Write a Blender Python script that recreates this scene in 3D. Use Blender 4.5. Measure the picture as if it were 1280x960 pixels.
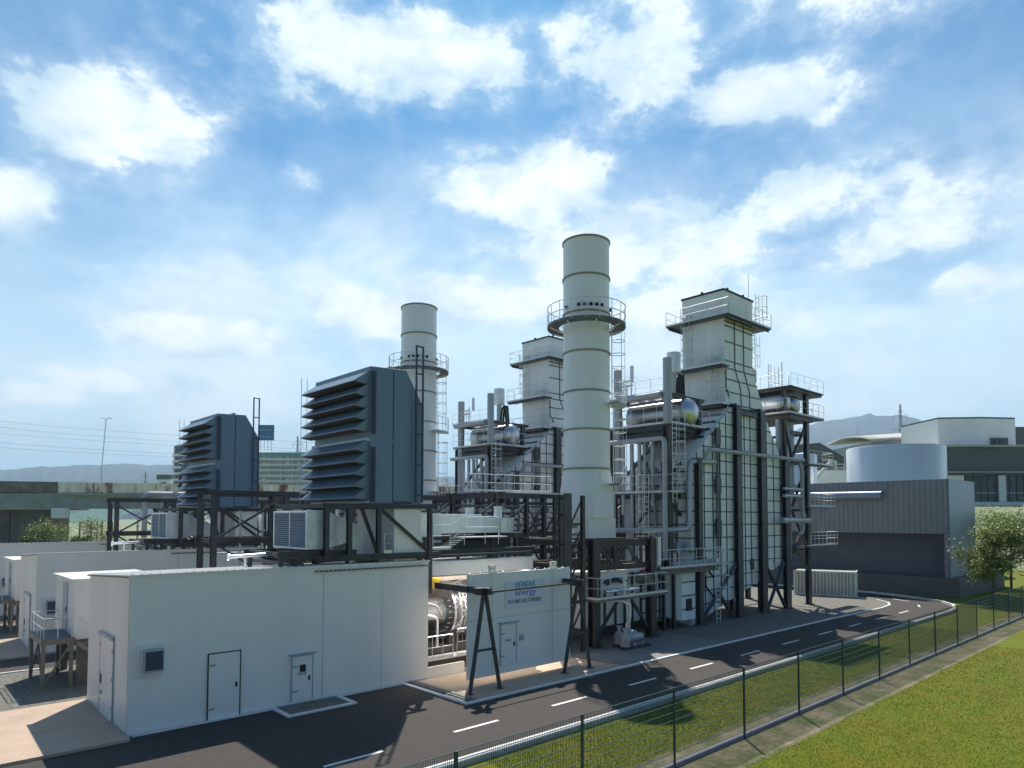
import bpy, bmesh, math, random
from mathutils import Vector, Matrix
R = math.radians
random.seed(7)
for o in list(bpy.data.objects): bpy.data.objects.remove(o)
S = bpy.context.scene
COL = S.collection

# ------------------------------------------------------------ camera
CZ = 6.5
YAW, PITCH, ROLL = 0.825588196, 0.0428996107, 0.0016
FW = Vector((math.cos(YAW)*math.cos(PITCH), math.sin(YAW)*math.cos(PITCH), math.sin(PITCH)))
RT = Vector((math.sin(YAW), -math.cos(YAW), 0)); UP = RT.cross(FW)
r2 = RT*math.cos(ROLL)+UP*math.sin(ROLL); u2 = -RT*math.sin(ROLL)+UP*math.cos(ROLL)
cam = bpy.data.cameras.new('camera'); camo = bpy.data.objects.new('camera', cam); COL.objects.link(camo)
m = Matrix(((r2.x,u2.x,-FW.x,0),(r2.y,u2.y,-FW.y,0),(r2.z,u2.z,-FW.z,CZ),(0,0,0,1)))
camo.matrix_world = m
cam.sensor_width = 36; cam.lens = 852.785/1280*36; cam.shift_y = (610.635-480)/1280
cam.clip_start = 0.3; cam.clip_end = 20000
S.camera = camo

# ------------------------------------------------------------ sun, exposure
SUN_AZ, SUN_EL = R(49.4), R(55.6)
SD = Vector((math.cos(SUN_AZ)*math.cos(SUN_EL), math.sin(SUN_AZ)*math.cos(SUN_EL), math.sin(SUN_EL)))
sl = bpy.data.lights.new('sun', 'SUN'); sl.energy = 5.0; sl.angle = R(0.5); sl.color = (1.0, 0.93, 0.82)
so = bpy.data.objects.new('sun', sl); COL.objects.link(so)
so.rotation_euler = SD.to_track_quat('Z', 'Y').to_euler()
S.view_settings.view_transform = 'Standard'; S.view_settings.look = 'None'
S.view_settings.exposure = 0.32; S.view_settings.gamma = 1.0; S.view_settings.use_curve_mapping = False

# ------------------------------------------------------------ sky
W = bpy.data.worlds.new('World'); S.world = W; W.use_nodes = True
nt = W.node_tree; N = nt.nodes; L = nt.links
for n in list(N): N.remove(n)
def nd(t, **k):
    n = N.new(t)
    for a, b in k.items(): setattr(n, a, b)
    return n
def setin(n, i, v):
    if isinstance(v, bpy.types.NodeSocket): L.new(v, n.inputs[i])
    else: n.inputs[i].default_value = v
def mth(op, a, b=0.0, c=0.0, clamp=False):
    n = nd('ShaderNodeMath', operation=op, use_clamp=clamp); setin(n,0,a); setin(n,1,b); setin(n,2,c); return n.outputs[0]
def vm(op, a, b=None, s=None):
    n = nd('ShaderNodeVectorMath', operation=op); setin(n,0,a)
    if b is not None: setin(n,1,b)
    if s is not None: setin(n,3,s)
    return n.outputs['Value'] if op in ('DOT_PRODUCT','LENGTH','DISTANCE') else n.outputs[0]
def mixc(f, a, b):
    n = nd('ShaderNodeMix', data_type='RGBA'); setin(n,0,f); setin(n,6,a); setin(n,7,b); return n.outputs[2]
def smooth(x, a, b):
    n = nd('ShaderNodeMapRange', interpolation_type='SMOOTHSTEP'); setin(n,0,x); setin(n,1,a); setin(n,2,b); return n.outputs[0]
sky = nd('ShaderNodeTexSky', sky_type='NISHITA', sun_disc=False, sun_elevation=SUN_EL, sun_rotation=math.pi/2-SUN_AZ)
sky.air_density = 1.0; sky.dust_density = 0.6; sky.ozone_density = 2.2
tc = nd('ShaderNodeTexCoord'); D = tc.outputs['Generated']
sep = nd('ShaderNodeSeparateXYZ'); L.new(D, sep.inputs[0]); dz = sep.outputs[2]
zc = mth('ADD', mth('MAXIMUM', dz, 0.0), 0.22)
cmb = nd('ShaderNodeCombineXYZ'); L.new(mth('DIVIDE', sep.outputs[0], zc), cmb.inputs[0]); L.new(mth('DIVIDE', sep.outputs[1], zc), cmb.inputs[1])
P = cmb.outputs[0]
def noise(vec, scale, detail, rough=0.55, dist=0.0, off=(0,0,0)):
    n = nd('ShaderNodeTexNoise'); L.new(vm('ADD', vec, off), n.inputs['Vector'])
    n.inputs['Scale'].default_value = scale; n.inputs['Detail'].default_value = detail
    n.inputs['Roughness'].default_value = rough; n.inputs['Distortion'].default_value = dist
    return n.outputs[0]
Ds = vm('MULTIPLY', D, (1,1,1.7))
n1 = noise(Ds, 5.0, 11, 0.62, 0.0); n2 = noise(Ds, 13.0, 10, 0.66, 0.0, (3,1,4))
nn = mth('ADD', mth('MULTIPLY', mth('SUBTRACT', n1, 0.5), 2.8), mth('MULTIPLY', mth('SUBTRACT', n2, 0.5), 1.9))
# individual cumulus banks: azimuth (from the camera's heading, right positive), elevation, half sizes, strength
BL = [(-31.5,27.5,6.5,3.6,1.25),(-12,35.0,11,4.0,1.15),(-24,36.5,9,2.0,0.8),(9.8,34.5,6.2,4.6,1.25),(20.5,30.8,6.6,2.6,1.15),(27,35.5,10,3.0,0.95),
      (7,22.5,15,5.5,0.98),(2.0,25.5,7.5,4.2,1.15),(-2.5,28.5,3.5,1.5,0.7),(6,21.5,12,4.0,1.05),(16,20.5,9,3.8,0.95),(24.5,23.5,7,3.2,1.15),(30,20.5,8,3.8,1.05),(20,15.0,11,3.0,0.9),
      (-12,16.5,7,2.2,1.2),(-4,17.8,8,2.6,1.3),(-24,14,8,1.9,1.3),(-31,9.8,4.5,1.2,1.25),(-36,8.5,4,1.0,1.2),(-37,20.5,3.2,2.2,1.05),(-17.8,25.8,2.3,1.7,0.85),(14,16.5,5,2.6,1.1),
      (34.0,16.2,3.2,1.6,1.35),(26,10.8,6,1.5,0.8),(35,22,4,2.4,0.8),(-38,9,5,1,0.9),(10,11.5,9,1.6,0.7)]
fld = None
for az, el, ra, re, st in BL:
    a = YAW-R(az); e = R(el)
    c = Vector((math.cos(a)*math.cos(e), math.sin(a)*math.cos(e), math.sin(e)))
    h = Vector((math.sin(a), -math.cos(a), 0)); v = h.cross(c)
    x = mth('DIVIDE', vm('DOT_PRODUCT', D, tuple(h)), R(ra)); y = mth('DIVIDE', vm('DOT_PRODUCT', vm('SUBTRACT', D, tuple(c)), tuple(v)), R(re))
    front = mth('GREATER_THAN', vm('DOT_PRODUCT', D, tuple(c)), 0.0)
    q = mth('ADD', mth('MULTIPLY', x, x), mth('MULTIPLY', y, y))
    g = mth('MULTIPLY', mth('MULTIPLY', mth('EXPONENT', mth('MULTIPLY', q, -0.85)), st), front)
    fld = g if fld is None else mth('MAXIMUM', fld, g)
dens = mth('ADD', fld, mth('MULTIPLY', nn, 0.66))
cf = mth('ADD', mth('MULTIPLY', smooth(dens, 0.26, 0.98), 0.58), mth('MULTIPLY', smooth(dens, 0.60, 0.82), 0.42))
# darker grey undersides where the bank thickens
shade = smooth(noise(Ds, 5.5, 8, 0.62, 0.15, (0,0,0.09)), 0.40, 0.60)
thick = smooth(dens, 0.75, 1.35)
ccol = mixc(mth('MULTIPLY', shade, 0.9), (0.90,0.97,1.0,1), (0.50,0.66,0.78,1))
ccol = mixc(mth('MULTIPLY', thick, 0.5), ccol, (1.0,1.0,0.99,1))
# thin veil of high cloud, denser towards the horizon
veil = mth('MULTIPLY', smooth(noise(P, 1.6, 9, 0.62, 0.4, (5,2,0)), 0.36, 0.70), 0.75)
fr = smooth(vm('DOT_PRODUCT', D, (math.cos(YAW), math.sin(YAW), 0.0)), -0.1, 0.6)
hz = mth('MULTIPLY', smooth(dz, 0.50, 0.12), mth('ADD', mth('MULTIPLY', fr, 0.7), 0.3))
veil = mth('ADD', mth('MULTIPLY', veil, mth('ADD', 0.35, hz)), mth('MULTIPLY', hz, 0.92), clamp=True)
SKY_STR = 0.06
base = vm('MULTIPLY', sky.outputs[0], (SKY_STR*0.36, SKY_STR*1.08, SKY_STR*1.50))
bk = smooth(vm('DOT_PRODUCT', D, (math.cos(YAW), math.sin(YAW), 0.0)), -0.35, 0.45)
base = vm('SCALE', base, None, mth('ADD', 0.58, mth('MULTIPLY', bk, 0.42)))
veil = mth('MULTIPLY', veil, mth('ADD', 0.25, mth('MULTIPLY', bk, 0.75)))
base = mixc(veil, base, (0.62,0.82,0.95,1))
low = smooth(dz, 0.13, 0.0)
base = mixc(mth('MULTIPLY', low, 0.6), base, (0.60,0.80,0.94,1))
bank = mth('MULTIPLY', smooth(noise(Ds, 3.4, 11, 0.60, 0.25, (7,3,2)), 0.44, 0.60), mth('MULTIPLY', smooth(dz, 0.52, 0.30), bk))
bshade = smooth(noise(Ds, 4.6, 9, 0.62, 0.2, (1,9,5)), 0.44, 0.60)
base = mixc(mth('MULTIPLY', bank, 0.62), base, mixc(bshade, (0.88,0.93,0.96,1), (0.55,0.68,0.78,1)))
col = mixc(cf, base, ccol)
bg = nd('ShaderNodeBackground'); L.new(col, bg.inputs[0]); bg.inputs[1].default_value = 1.0
out = nd('ShaderNodeOutputWorld'); L.new(bg.outputs[0], out.inputs[0])
W.cycles.sampling_method = 'MANUAL'; W.cycles.sample_map_resolution = 512

# ------------------------------------------------------------ materials
MC = {}
def mat(name, col, rough=0.5, metal=0.0, var=0.12, scale=1.5, bump=0.0, bscale=30.0, col2=None, streak=0.0, spec=0.5):
    m = bpy.data.materials.new(name); m.use_nodes = True; t = m.node_tree; b = t.nodes['Principled BSDF']
    b.inputs['Roughness'].default_value = rough; b.inputs['Metallic'].default_value = metal; b.inputs['Specular IOR Level'].default_value = spec
    g = t.nodes.new('ShaderNodeNewGeometry'); n = t.nodes.new('ShaderNodeTexNoise')
    t.links.new(g.outputs['Position'], n.inputs['Vector']); n.inputs['Scale'].default_value = scale; n.inputs['Detail'].default_value = 6; n.inputs['Roughness'].default_value = .65
    if streak:
        mp = t.nodes.new('ShaderNodeMapping'); mp.inputs['Scale'].default_value = (1,1,0.08); t.links.new(g.outputs['Position'], mp.inputs[0]); t.links.new(mp.outputs[0], n.inputs['Vector'])
    r = t.nodes.new('ShaderNodeValToRGB'); t.links.new(n.outputs[0], r.inputs[0])
    c2 = col2 or tuple(c*(1-var*1.6) for c in col); c1 = col if col2 else tuple(min(1,c*(1+var*.4)) for c in col)
    r.color_ramp.elements[0].position = .32; r.color_ramp.elements[1].position = .62
    r.color_ramp.elements[0].color = (*c2,1); r.color_ramp.elements[1].color = (*c1,1)
    t.links.new(r.outputs[0], b.inputs['Base Color'])
    rr = t.nodes.new('ShaderNodeMapRange'); t.links.new(n.outputs[0], rr.inputs[0]); rr.inputs[3].default_value = max(0,rough-.08); rr.inputs[4].default_value = min(1,rough+.1)
    t.links.new(rr.outputs[0], b.inputs['Roughness'])
    if bump:
        n3 = t.nodes.new('ShaderNodeTexNoise'); t.links.new(g.outputs['Position'], n3.inputs['Vector']); n3.inputs['Scale'].default_value = bscale; n3.inputs['Detail'].default_value = 4
        bp = t.nodes.new('ShaderNodeBump'); bp.inputs['Strength'].default_value = bump; bp.inputs['Distance'].default_value = .02
        t.links.new(n3.outputs[0], bp.inputs['Height']); t.links.new(bp.outputs[0], b.inputs['Normal'])
    MC[name] = m; return m
def ramp_fix(m, els, interp='LINEAR'):
    r = [n for n in m.node_tree.nodes if n.type=='VALTORGB'][0].color_ramp
    while len(r.elements) > 1: r.elements.remove(r.elements[-1])
    r.elements[0].position = els[0][0]; r.elements[0].color = (*els[0][1],1)
    for p, c in els[1:]:
        e = r.elements.new(p); e.color = (*c,1)
WHITE = mat('painted_panel', (.86,.85,.81), .38, 0, .025, .55, streak=1)
ENDW = mat('end_panel', (.80,.77,.75), .4, 0, .05, .5, streak=1)
ROOFW = mat('white_roof', (.82,.82,.8), .45, 0, .08, 1.2)
TRIM = mat('grey_trim', (.38,.44,.50), .4, .2, .05, 2)
CREAM = mat('cream_cladding', (.83,.86,.86), .42, 0, .08, .8, streak=1)
STK = mat('stack_paint', (.85,.875,.885), .42, 0, .03, .6, streak=1)
RING = mat('ring_paint', (.30,.27,.20), .5, .1, .1, 3)
STEEL = mat('dark_steel', (.068,.072,.082), .42, .25, .25, 1.2)
STEELB = mat('brown_steel', (.075,.068,.06), .5, .2, .2, 1.2)
STEELW = mat('warm_grey_steel', (.17,.155,.13), .5, .1, .15, 1.2)
BLUE = mat('filter_blue_paint', (.165,.245,.335), .42, .1, .10, .5, streak=1)
BLUED = mat('dark_blue_paint', (.05,.07,.11), .5, .1, .10, 1.5)
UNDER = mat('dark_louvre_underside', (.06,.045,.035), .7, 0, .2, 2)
GALV = mat('galvanized_sheet', (.78,.81,.84), .36, .25, .14, 2.2)
ALU = mat('aluminium_cladding', (.80,.82,.85), .30, .6, .10, 1.5)
PIPE = mat('pipe_cladding', (.42,.46,.52), .38, .55, .10, 1.5)
PIPEP = mat('grey_painted_pipe', (.40,.43,.48), .45, .1, .07, 1.5)
STAIN = mat('stainless_steel', (.60,.62,.66), .36, 1.0, .02, .4)
RAIL = mat('galvanized_rail', (.74,.76,.78), .45, .1, .08, 4)
GRATE = mat('steel_grating', (.16,.165,.175), .6, .2, .2, 8)
DARK = mat('black_rubber', (.012,.012,.014), .6, 0, .1, 3)
GLASS = mat('dark_glass', (.02,.028,.035), .08, 0, .1, 3)
YEL = mat('yellow_crane_paint', (.62,.42,.02), .45, 0, .08, 3)
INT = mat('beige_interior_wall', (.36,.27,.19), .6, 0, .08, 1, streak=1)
REDP = mat('red_paint', (.6,.02,.015), .4)
ASPH = mat('asphalt_surface', (.050,.043,.039), .85, 0, .22, 3.0, bump=.5, bscale=70)
CONC = mat('concrete_apron', (.50,.38,.29), .8, 0, .10, .8, bump=.15, bscale=40)
CONCG = mat('grey_concrete', (.22,.22,.22), .8, 0, .14, 1.0, bump=.2, bscale=30)
KERBM = mat('white_kerb_paint', (.80,.80,.80), .6, 0, .10, 5)
SIDEK = mat('kerb_shaded_side', (.42,.45,.50), .7, 0, .10, 3)  # blue-grey for the outer kerb's side face, its shade put into the colour
FENM = mat('green_fence_paint', (.022,.075,.09), .45, .1, .15, 4)
PLIN = mat('fence_plinth_concrete', (.18,.19,.22), .75, 0, .12, 3)
WALLD = mat('dark_corrugated_cladding', (.30,.31,.34), .45, .2, .06, .5)
WALLB = mat('blue_grey_cladding', (.27,.34,.47), .38, .2, .06, .4)
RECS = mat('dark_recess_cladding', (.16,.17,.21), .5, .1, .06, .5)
BASEC = mat('dark_base_concrete', (.16,.155,.15), .8, 0, .1, 1)
TANKM = mat('tank_cladding', (.72,.75,.80), .32, .25, .04, .3, streak=1)
CONT = mat('container_paint', (.50,.53,.48), .45, .05, .07, 1)
TEXTD = mat('dark_letter_ink', (.04,.05,.07), .6)
TEAL = mat('teal_letter_ink', (.0,.26,.33), .5)
PURP = mat('purple_letter_ink', (.20,.06,.62), .5)
SIGNM = mat('pale_blue_sign', (.70,.74,.84), .45, 0, .02, 2)
# ground textures
def ground_mat(name, els, s1, s2, bump, bs, big=None):
    m = bpy.data.materials.new(name); m.use_nodes = True; t = m.node_tree; b = t.nodes['Principled BSDF']; b.inputs['Roughness'].default_value = .9; b.inputs['Specular IOR Level'].default_value = .2
    g = t.nodes.new('ShaderNodeNewGeometry')
    def nz(s, d=8, ro=.7):
        n = t.nodes.new('ShaderNodeTexNoise'); t.links.new(g.outputs['Position'], n.inputs['Vector']); n.inputs['Scale'].default_value = s; n.inputs['Detail'].default_value = d; n.inputs['Roughness'].default_value = ro; return n.outputs[0]
    a, c = nz(s1), nz(s2, 5, .8)
    mx = t.nodes.new('ShaderNodeMix'); mx.inputs[0].default_value = .5; t.links.new(a, mx.inputs[2]); t.links.new(c, mx.inputs[3])
    r = t.nodes.new('ShaderNodeValToRGB'); t.links.new(mx.outputs[0], r.inputs[0]); cr = r.color_ramp
    cr.elements[0].position = els[0][0]; cr.elements[0].color = (*els[0][1],1); cr.elements[1].position = els[-1][0]; cr.elements[1].color = (*els[-1][1],1)
    for p, cc in els[1:-1]: e = cr.elements.new(p); e.color = (*cc,1)
    o = r.outputs[0]
    if big:
        bn = nz(big[0], 4, .6); br = t.nodes.new('ShaderNodeValToRGB'); t.links.new(bn, br.inputs[0]); br.color_ramp.elements[0].position=.38; br.color_ramp.elements[1].position=.62
        m2 = t.nodes.new('ShaderNodeMix'); m2.data_type='RGBA'; t.links.new(br.outputs[0], m2.inputs[0]); t.links.new(o, m2.inputs[6])
        m3 = t.nodes.new('ShaderNodeMix'); m3.data_type='RGBA'; m3.blend_type='MULTIPLY'; m3.inputs[0].default_value=1; t.links.new(o, m3.inputs[6]); m3.inputs[7].default_value=(*big[1],1)
        t.links.new(m3.outputs[2], m2.inputs[7]); o = m2.outputs[2]
    t.links.new(o, b.inputs['Base Color'])
    bp = t.nodes.new('ShaderNodeBump'); bp.inputs['Strength'].default_value = bump; bp.inputs['Distance'].default_value = .03
    t.links.new(nz(bs, 4, .8), bp.inputs['Height']); t.links.new(bp.outputs[0], b.inputs['Normal'])
    return m
GRASS = ground_mat('lawn_turf', [(.32,(.075,.105,.006)),(.46,(.110,.150,.007)),(.54,(.135,.170,.010)),(.68,(.18,.18,.022))], 1.0, 20, .35, 60, (.5,(1.14,.93,1.05)))
FIELD = ground_mat('rough_grass_field', [(.38,(.13,.16,.08)),(.5,(.25,.27,.16)),(.62,(.40,.39,.28))], .12, 1.6, .6, 3, (.02,(.9,1.0,.9)))
GRAV = ground_mat('gravel_stone', [(.36,(.07,.07,.065)),(.5,(.20,.195,.175)),(.64,(.40,.39,.34))], 6, 30, 1.0, 45)
SOILM = ground_mat('dry_gravel_strip', [(.36,(.12,.10,.06)),(.5,(.26,.22,.15)),(.64,(.42,.36,.26))], 5, 30, .9, 40, (.8,(.45,.62,.35)))

# ------------------------------------------------------------ mesh helpers
def V3(*a): return Vector(a)
class MB:
    def __init__(s): s.v = []; s.f = []; s.sm = []
    def add(s, vs, fs, smooth=False):
        b = len(s.v); s.v += [tuple(v) for v in vs]; s.f += [tuple(i+b for i in f) for f in fs]; s.sm += [smooth]*len(fs); return s
    def box(s, x0, x1, y0, y1, z0, z1):
        vs = [(x0,y0,z0),(x1,y0,z0),(x1,y1,z0),(x0,y1,z0),(x0,y0,z1),(x1,y0,z1),(x1,y1,z1),(x0,y1,z1)]
        return s.add(vs, [(0,3,2,1),(4,5,6,7),(0,1,5,4),(1,2,6,5),(2,3,7,6),(3,0,4,7)])
    def beam(s, p, q, w, h=None, up=(0,0,1)):
        p, q = Vector(p), Vector(q); d = (q-p).normalized(); u = Vector(up)
        if abs(d.dot(u)) > .97: u = Vector((0,1,0)) if abs(d.y) < .9 else Vector((1,0,0))
        a = d.cross(u).normalized(); b = a.cross(d); h = h or w
        a *= w/2; b *= h/2
        vs = [p-a-b, p+a-b, p+a+b, p-a+b, q-a-b, q+a-b, q+a+b, q-a+b]
        return s.add(vs, [(0,1,2,3),(7,6,5,4),(0,4,5,1),(1,5,6,2),(2,6,7,3),(3,7,4,0)])
    def hbeam(s, p, q, w, h, t=.03, up=(0,0,1)):
        # rolled H section: two flanges and a web
        p, q = Vector(p), Vector(q); d = (q-p).normalized(); u = Vector(up)
        if abs(d.dot(u)) > .97: u = Vector((0,1,0)) if abs(d.y) < .9 else Vector((1,0,0))
        a = d.cross(u).normalized(); b = a.cross(d)
        s.beam(p+b*(h/2-t/2), q+b*(h/2-t/2), w, t, up=b); s.beam(p-b*(h/2-t/2), q-b*(h/2-t/2), w, t, up=b); s.beam(p, q, t, h-2*t-.002, up=b); return s
    def tube(s, pts, r, n=6, cap=True, rs=None):
        pts = [Vector(p) for p in pts]; k = len(pts)
        d0 = (pts[1]-pts[0]).normalized(); u = Vector((0,0,1)) if abs(d0.z) < .9 else Vector((1,0,0)); a = d0.cross(u).normalized()
        vs = []
        for i, p in enumerate(pts):
            if i == 0: d = d0
            elif i == k-1: d = (pts[i]-pts[i-1]).normalized()
            else:
                d = ((pts[i+1]-pts[i]).normalized()+(pts[i]-pts[i-1]).normalized())
                d = d.normalized() if d.length > 1e-6 else (pts[i]-pts[i-1]).normalized()
            a = (a-d*a.dot(d)).normalized(); b = d.cross(a)
            rr = rs[i] if rs else r
            if 0 < i < k-1 and not rs:
                cs = max(.5, (pts[i]-pts[i-1]).normalized().dot(d)); rr = r*(1+ (1/cs-1)*.5)
            vs += [p+(a*math.cos(2*math.pi*j/n)+b*math.sin(2*math.pi*j/n))*rr for j in range(n)]
        fs = [(i*n+j, i*n+(j+1)%n, (i+1)*n+(j+1)%n, (i+1)*n+j) for i in range(k-1) for j in range(n)]
        s.add(vs, fs, n > 5)
        if cap: s.add(vs[:n], [tuple(reversed(range(n)))]); s.add(vs[-n:], [tuple(range(n))])
        return s
    def pipe(s, pts, r, n=12, br=None):
        # pipe with rounded elbows
        pts = [Vector(p) for p in pts]; br = br or r*2.2; o = [pts[0]]
        for i in range(1, len(pts)-1):
            a, b = (pts[i-1]-pts[i]), (pts[i+1]-pts[i]); la, lb = a.length, b.length; k = min(br, la*.45, lb*.45); a.normalize(); b.normalize()
            for t in (0,.25,.5,.75,1):
                o.append((pts[i]+a*k)*(1-t)**2+pts[i]*2*t*(1-t)+(pts[i]+b*k)*t*t)
        o.append(pts[-1]); return s.tube(o, r, n)
    def lathe(s, c, prof, n=32, axis='Z', smooth=True, a0=0, a1=2*math.pi):
        c = Vector(c); ax = {'Z':(V3(1,0,0),V3(0,1,0),V3(0,0,1)),'X':(V3(0,1,0),V3(0,0,1),V3(1,0,0)),'Y':(V3(1,0,0),V3(0,0,-1),V3(0,1,0))}[axis]
        full = abs(a1-a0-2*math.pi) < 1e-4; m_ = n if full else n+1; vs = []
        for r, h in prof:
            for j in range(m_):
                t = a0+(a1-a0)*j/n; vs.append(c+ax[0]*(r*math.cos(t))+ax[1]*(r*math.sin(t))+ax[2]*h)
        fs = []
        for i in range(len(prof)-1):
            for j in range(n):
                j2 = (j+1)%m_ if full else j+1
                fs.append((i*m_+j, i*m_+j2, (i+1)*m_+j2, (i+1)*m_+j))
        s.add(vs, fs, smooth); return s
    def prism(s, pts, a, b, plane='XZ'):
        n = len(pts)
        if plane == 'XZ': v0 = [(x,a,z) for x,z in pts]; v1 = [(x,b,z) for x,z in pts]
        elif plane == 'YZ': v0 = [(a,y,z) for y,z in pts]; v1 = [(b,y,z) for y,z in pts]
        else: v0 = [(x,y,a) for x,y in pts]; v1 = [(x,y,b) for x,y in pts]
        s.add(v0+v1, [tuple(range(n)), tuple(reversed(range(n,2*n)))]+[(i,(i+1)%n,n+(i+1)%n,n+i) for i in range(n)]); return s
    def ring(s, c, r, t, n=28, a0=0, a1=2*math.pi, k=5):
        pts = [Vector(c)+V3(r*math.cos(a0+(a1-a0)*i/n), r*math.sin(a0+(a1-a0)*i/n), 0) for i in range(n+1)]
        return s.tube(pts, t, k, cap=abs(a1-a0-2*math.pi) > 1e-4)
    def build(s, name, m, parent=None, bevel=0.0, fixn=True):
        me = bpy.data.meshes.new(name); org = Vector((0,0,0)); p = parent
        while p is not None: org += p.location; p = p.parent
        me.from_pydata([tuple(Vector(v)-org) for v in s.v], [], s.f)
        me.polygons.foreach_set('use_smooth', s.sm)
        if fixn:
            bm = bmesh.new(); bm.from_mesh(me); bmesh.ops.recalc_face_normals(bm, faces=bm.faces); bm.to_mesh(me); bm.free()
        me.materials.append(m); o = bpy.data.objects.new(name, me); COL.objects.link(o)
        if any(s.sm): me.set_sharp_from_angle(angle=R(38))
        if parent is not None: o.parent = parent
        if bevel:
            md = o.modifiers.new('bevel', 'BEVEL'); md.width = bevel; md.segments = 2; md.limit_method = 'ANGLE'
        return o
def thing(name, label, cat, loc, group=None):
    o = bpy.data.objects.new(name, None); COL.objects.link(o); o.location = loc; o['label'] = label; o['category'] = cat; o.empty_display_size = .2
    if group: o['group'] = group
    return o
def tag(o, label, cat, group=None):
    o['label'] = label; o['category'] = cat
    if group: o['group'] = group
    return o
def solo(mb, name, m, label, cat, loc, group=None, **k):
    o = mb.build(name, m, None, **k); l = Vector(loc)
    for v in o.data.vertices: v.co -= l
    o.location = l; return tag(o, label, cat, group)
def struct(mb, name, m, kind='structure'):
    o = mb.build(name, m); o['kind'] = kind; return o
def dup(o, off, label=None, group=None, parent=None, skip=()):
    c = o.copy(); COL.objects.link(c); c.parent = parent
    if parent is None: c.location = o.location+Vector(off)
    if label: c['label'] = label
    if group: c['group'] = group
    for ch in list(o.children):
        if ch.name.split('.')[0] not in skip: dup(ch, off, parent=c)
    return c
def text(s, size, loc, m, name, parent, ext=.004, sx=1.0):
    cu = bpy.data.curves.new(name, 'FONT'); cu.body = s; cu.size = size; cu.extrude = ext; cu.align_x = 'LEFT'; cu.resolution_u = 3
    o = bpy.data.objects.new(name, cu); COL.objects.link(o)
    dg = bpy.context.evaluated_depsgraph_get(); dg.update(); me = bpy.data.meshes.new_from_object(o.evaluated_get(dg)); bpy.data.objects.remove(o)
    rot = Matrix.Rotation(math.pi/2, 4, 'X'); org = Vector((0,0,0)); p = parent
    while p is not None: org += p.location; p = p.parent
    for v in me.vertices:
        v.co.x *= sx; v.co = (rot @ v.co)+Vector(loc)-org
    me.materials.clear(); me.materials.append(m); o = bpy.data.objects.new(name, me); COL.objects.link(o); o.parent = parent
    return o
def rail(mb, pts, h=1.1, sp=1.1, r=.022, mid=True, toe=True):
    pts = [Vector(p) for p in pts]
    for a, b in zip(pts, pts[1:]):
        n = max(1, round((b-a).length/sp))
        for i in range(n+1):
            q = a+(b-a)*i/n; mb.tube([q, q+V3(0,0,h)], r, 4)
        mb.tube([a+V3(0,0,h), b+V3(0,0,h)], r*1.1, 4)
        if mid: mb.tube([a+V3(0,0,h*.52), b+V3(0,0,h*.52)], r*.8, 4)
        if toe: mb.beam(a+V3(0,0,.06), b+V3(0,0,.06), .012, .11)
    return mb
def ladder(mb, x, y, z0, z1, wdir=(1,0,0), out=(0,-1,0), w=.45, cage=None, step=.3, r=.027):
    wd = Vector(wdir)*w/2; c = Vector((x,y,0)); od = Vector(out)
    for s_ in (-1,1): mb.tube([c+wd*s_+V3(0,0,z0), c+wd*s_+V3(0,0,z1)], r, 4)
    z = z0+step
    while z < z1: mb.tube([c-wd+V3(0,0,z), c+wd+V3(0,0,z)], r*.75, 4); z += step
    if cage:
        z = cage[0]; R_ = .36
        while z <= cage[1]+.01:
            pts = [c-wd+V3(0,0,z)]+[c+od*.36+V3(0,0,z)+Vector(wdir)*(-math.cos(t)*R_)+od*(math.sin(t)*R_) for t in [math.pi*i/6 for i in range(7)]]+[c+wd+V3(0,0,z)]
            mb.tube(pts, r*.8, 4); z += .75
        for t in (.5, math.pi/2, math.pi-.5):
            q = c+od*.36+Vector(wdir)*(-math.cos(t)*R_)+od*(math.sin(t)*R_); mb.tube([q+V3(0,0,cage[0]), q+V3(0,0,cage[1])], r*.6, 4)
    return mb
def flat(name, pts, z, m, kind='structure'):
    b = MB(); b.add([(x,y,z) for x,y in pts], [tuple(range(len(pts)))]); return struct(b, name, m, kind)
def strip(mb, pts, w, z0, z1, closed=False):
    # mitred strip of width w along a ground polyline
    P_ = [Vector((x,y)) for x,y in pts]; n = len(P_); Ls = []; Rs = []
    for i, p in enumerate(P_):
        ds = []
        if i > 0: ds.append((P_[i]-P_[i-1]).normalized())
        if i < n-1: ds.append((P_[i+1]-P_[i]).normalized())
        d = sum(ds, Vector((0,0))); d = d.normalized(); nr = Vector((-d.y, d.x)); k = 1/max(.35, nr.dot(Vector((-ds[0].y, ds[0].x))))
        Ls.append(p+nr*w/2*k); Rs.append(p-nr*w/2*k)
    vs = []; 
    for i in range(n): vs += [(*Ls[i],z0),(*Rs[i],z0),(*Rs[i],z1),(*Ls[i],z1)]
    fs = [(0,1,2,3),(4*n-1,4*n-2,4*n-3,4*n-4)]
    for i in range(n-1):
        a, b = 4*i, 4*i+4
        fs += [(a+3,a+2,b+2,b+3),(a+1,a,b,b+1),(a+2,a+1,b+1,b+2),(a,a+3,b+3,b)]
    mb.add(vs, fs); return mb
exec_parts = []

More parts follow.
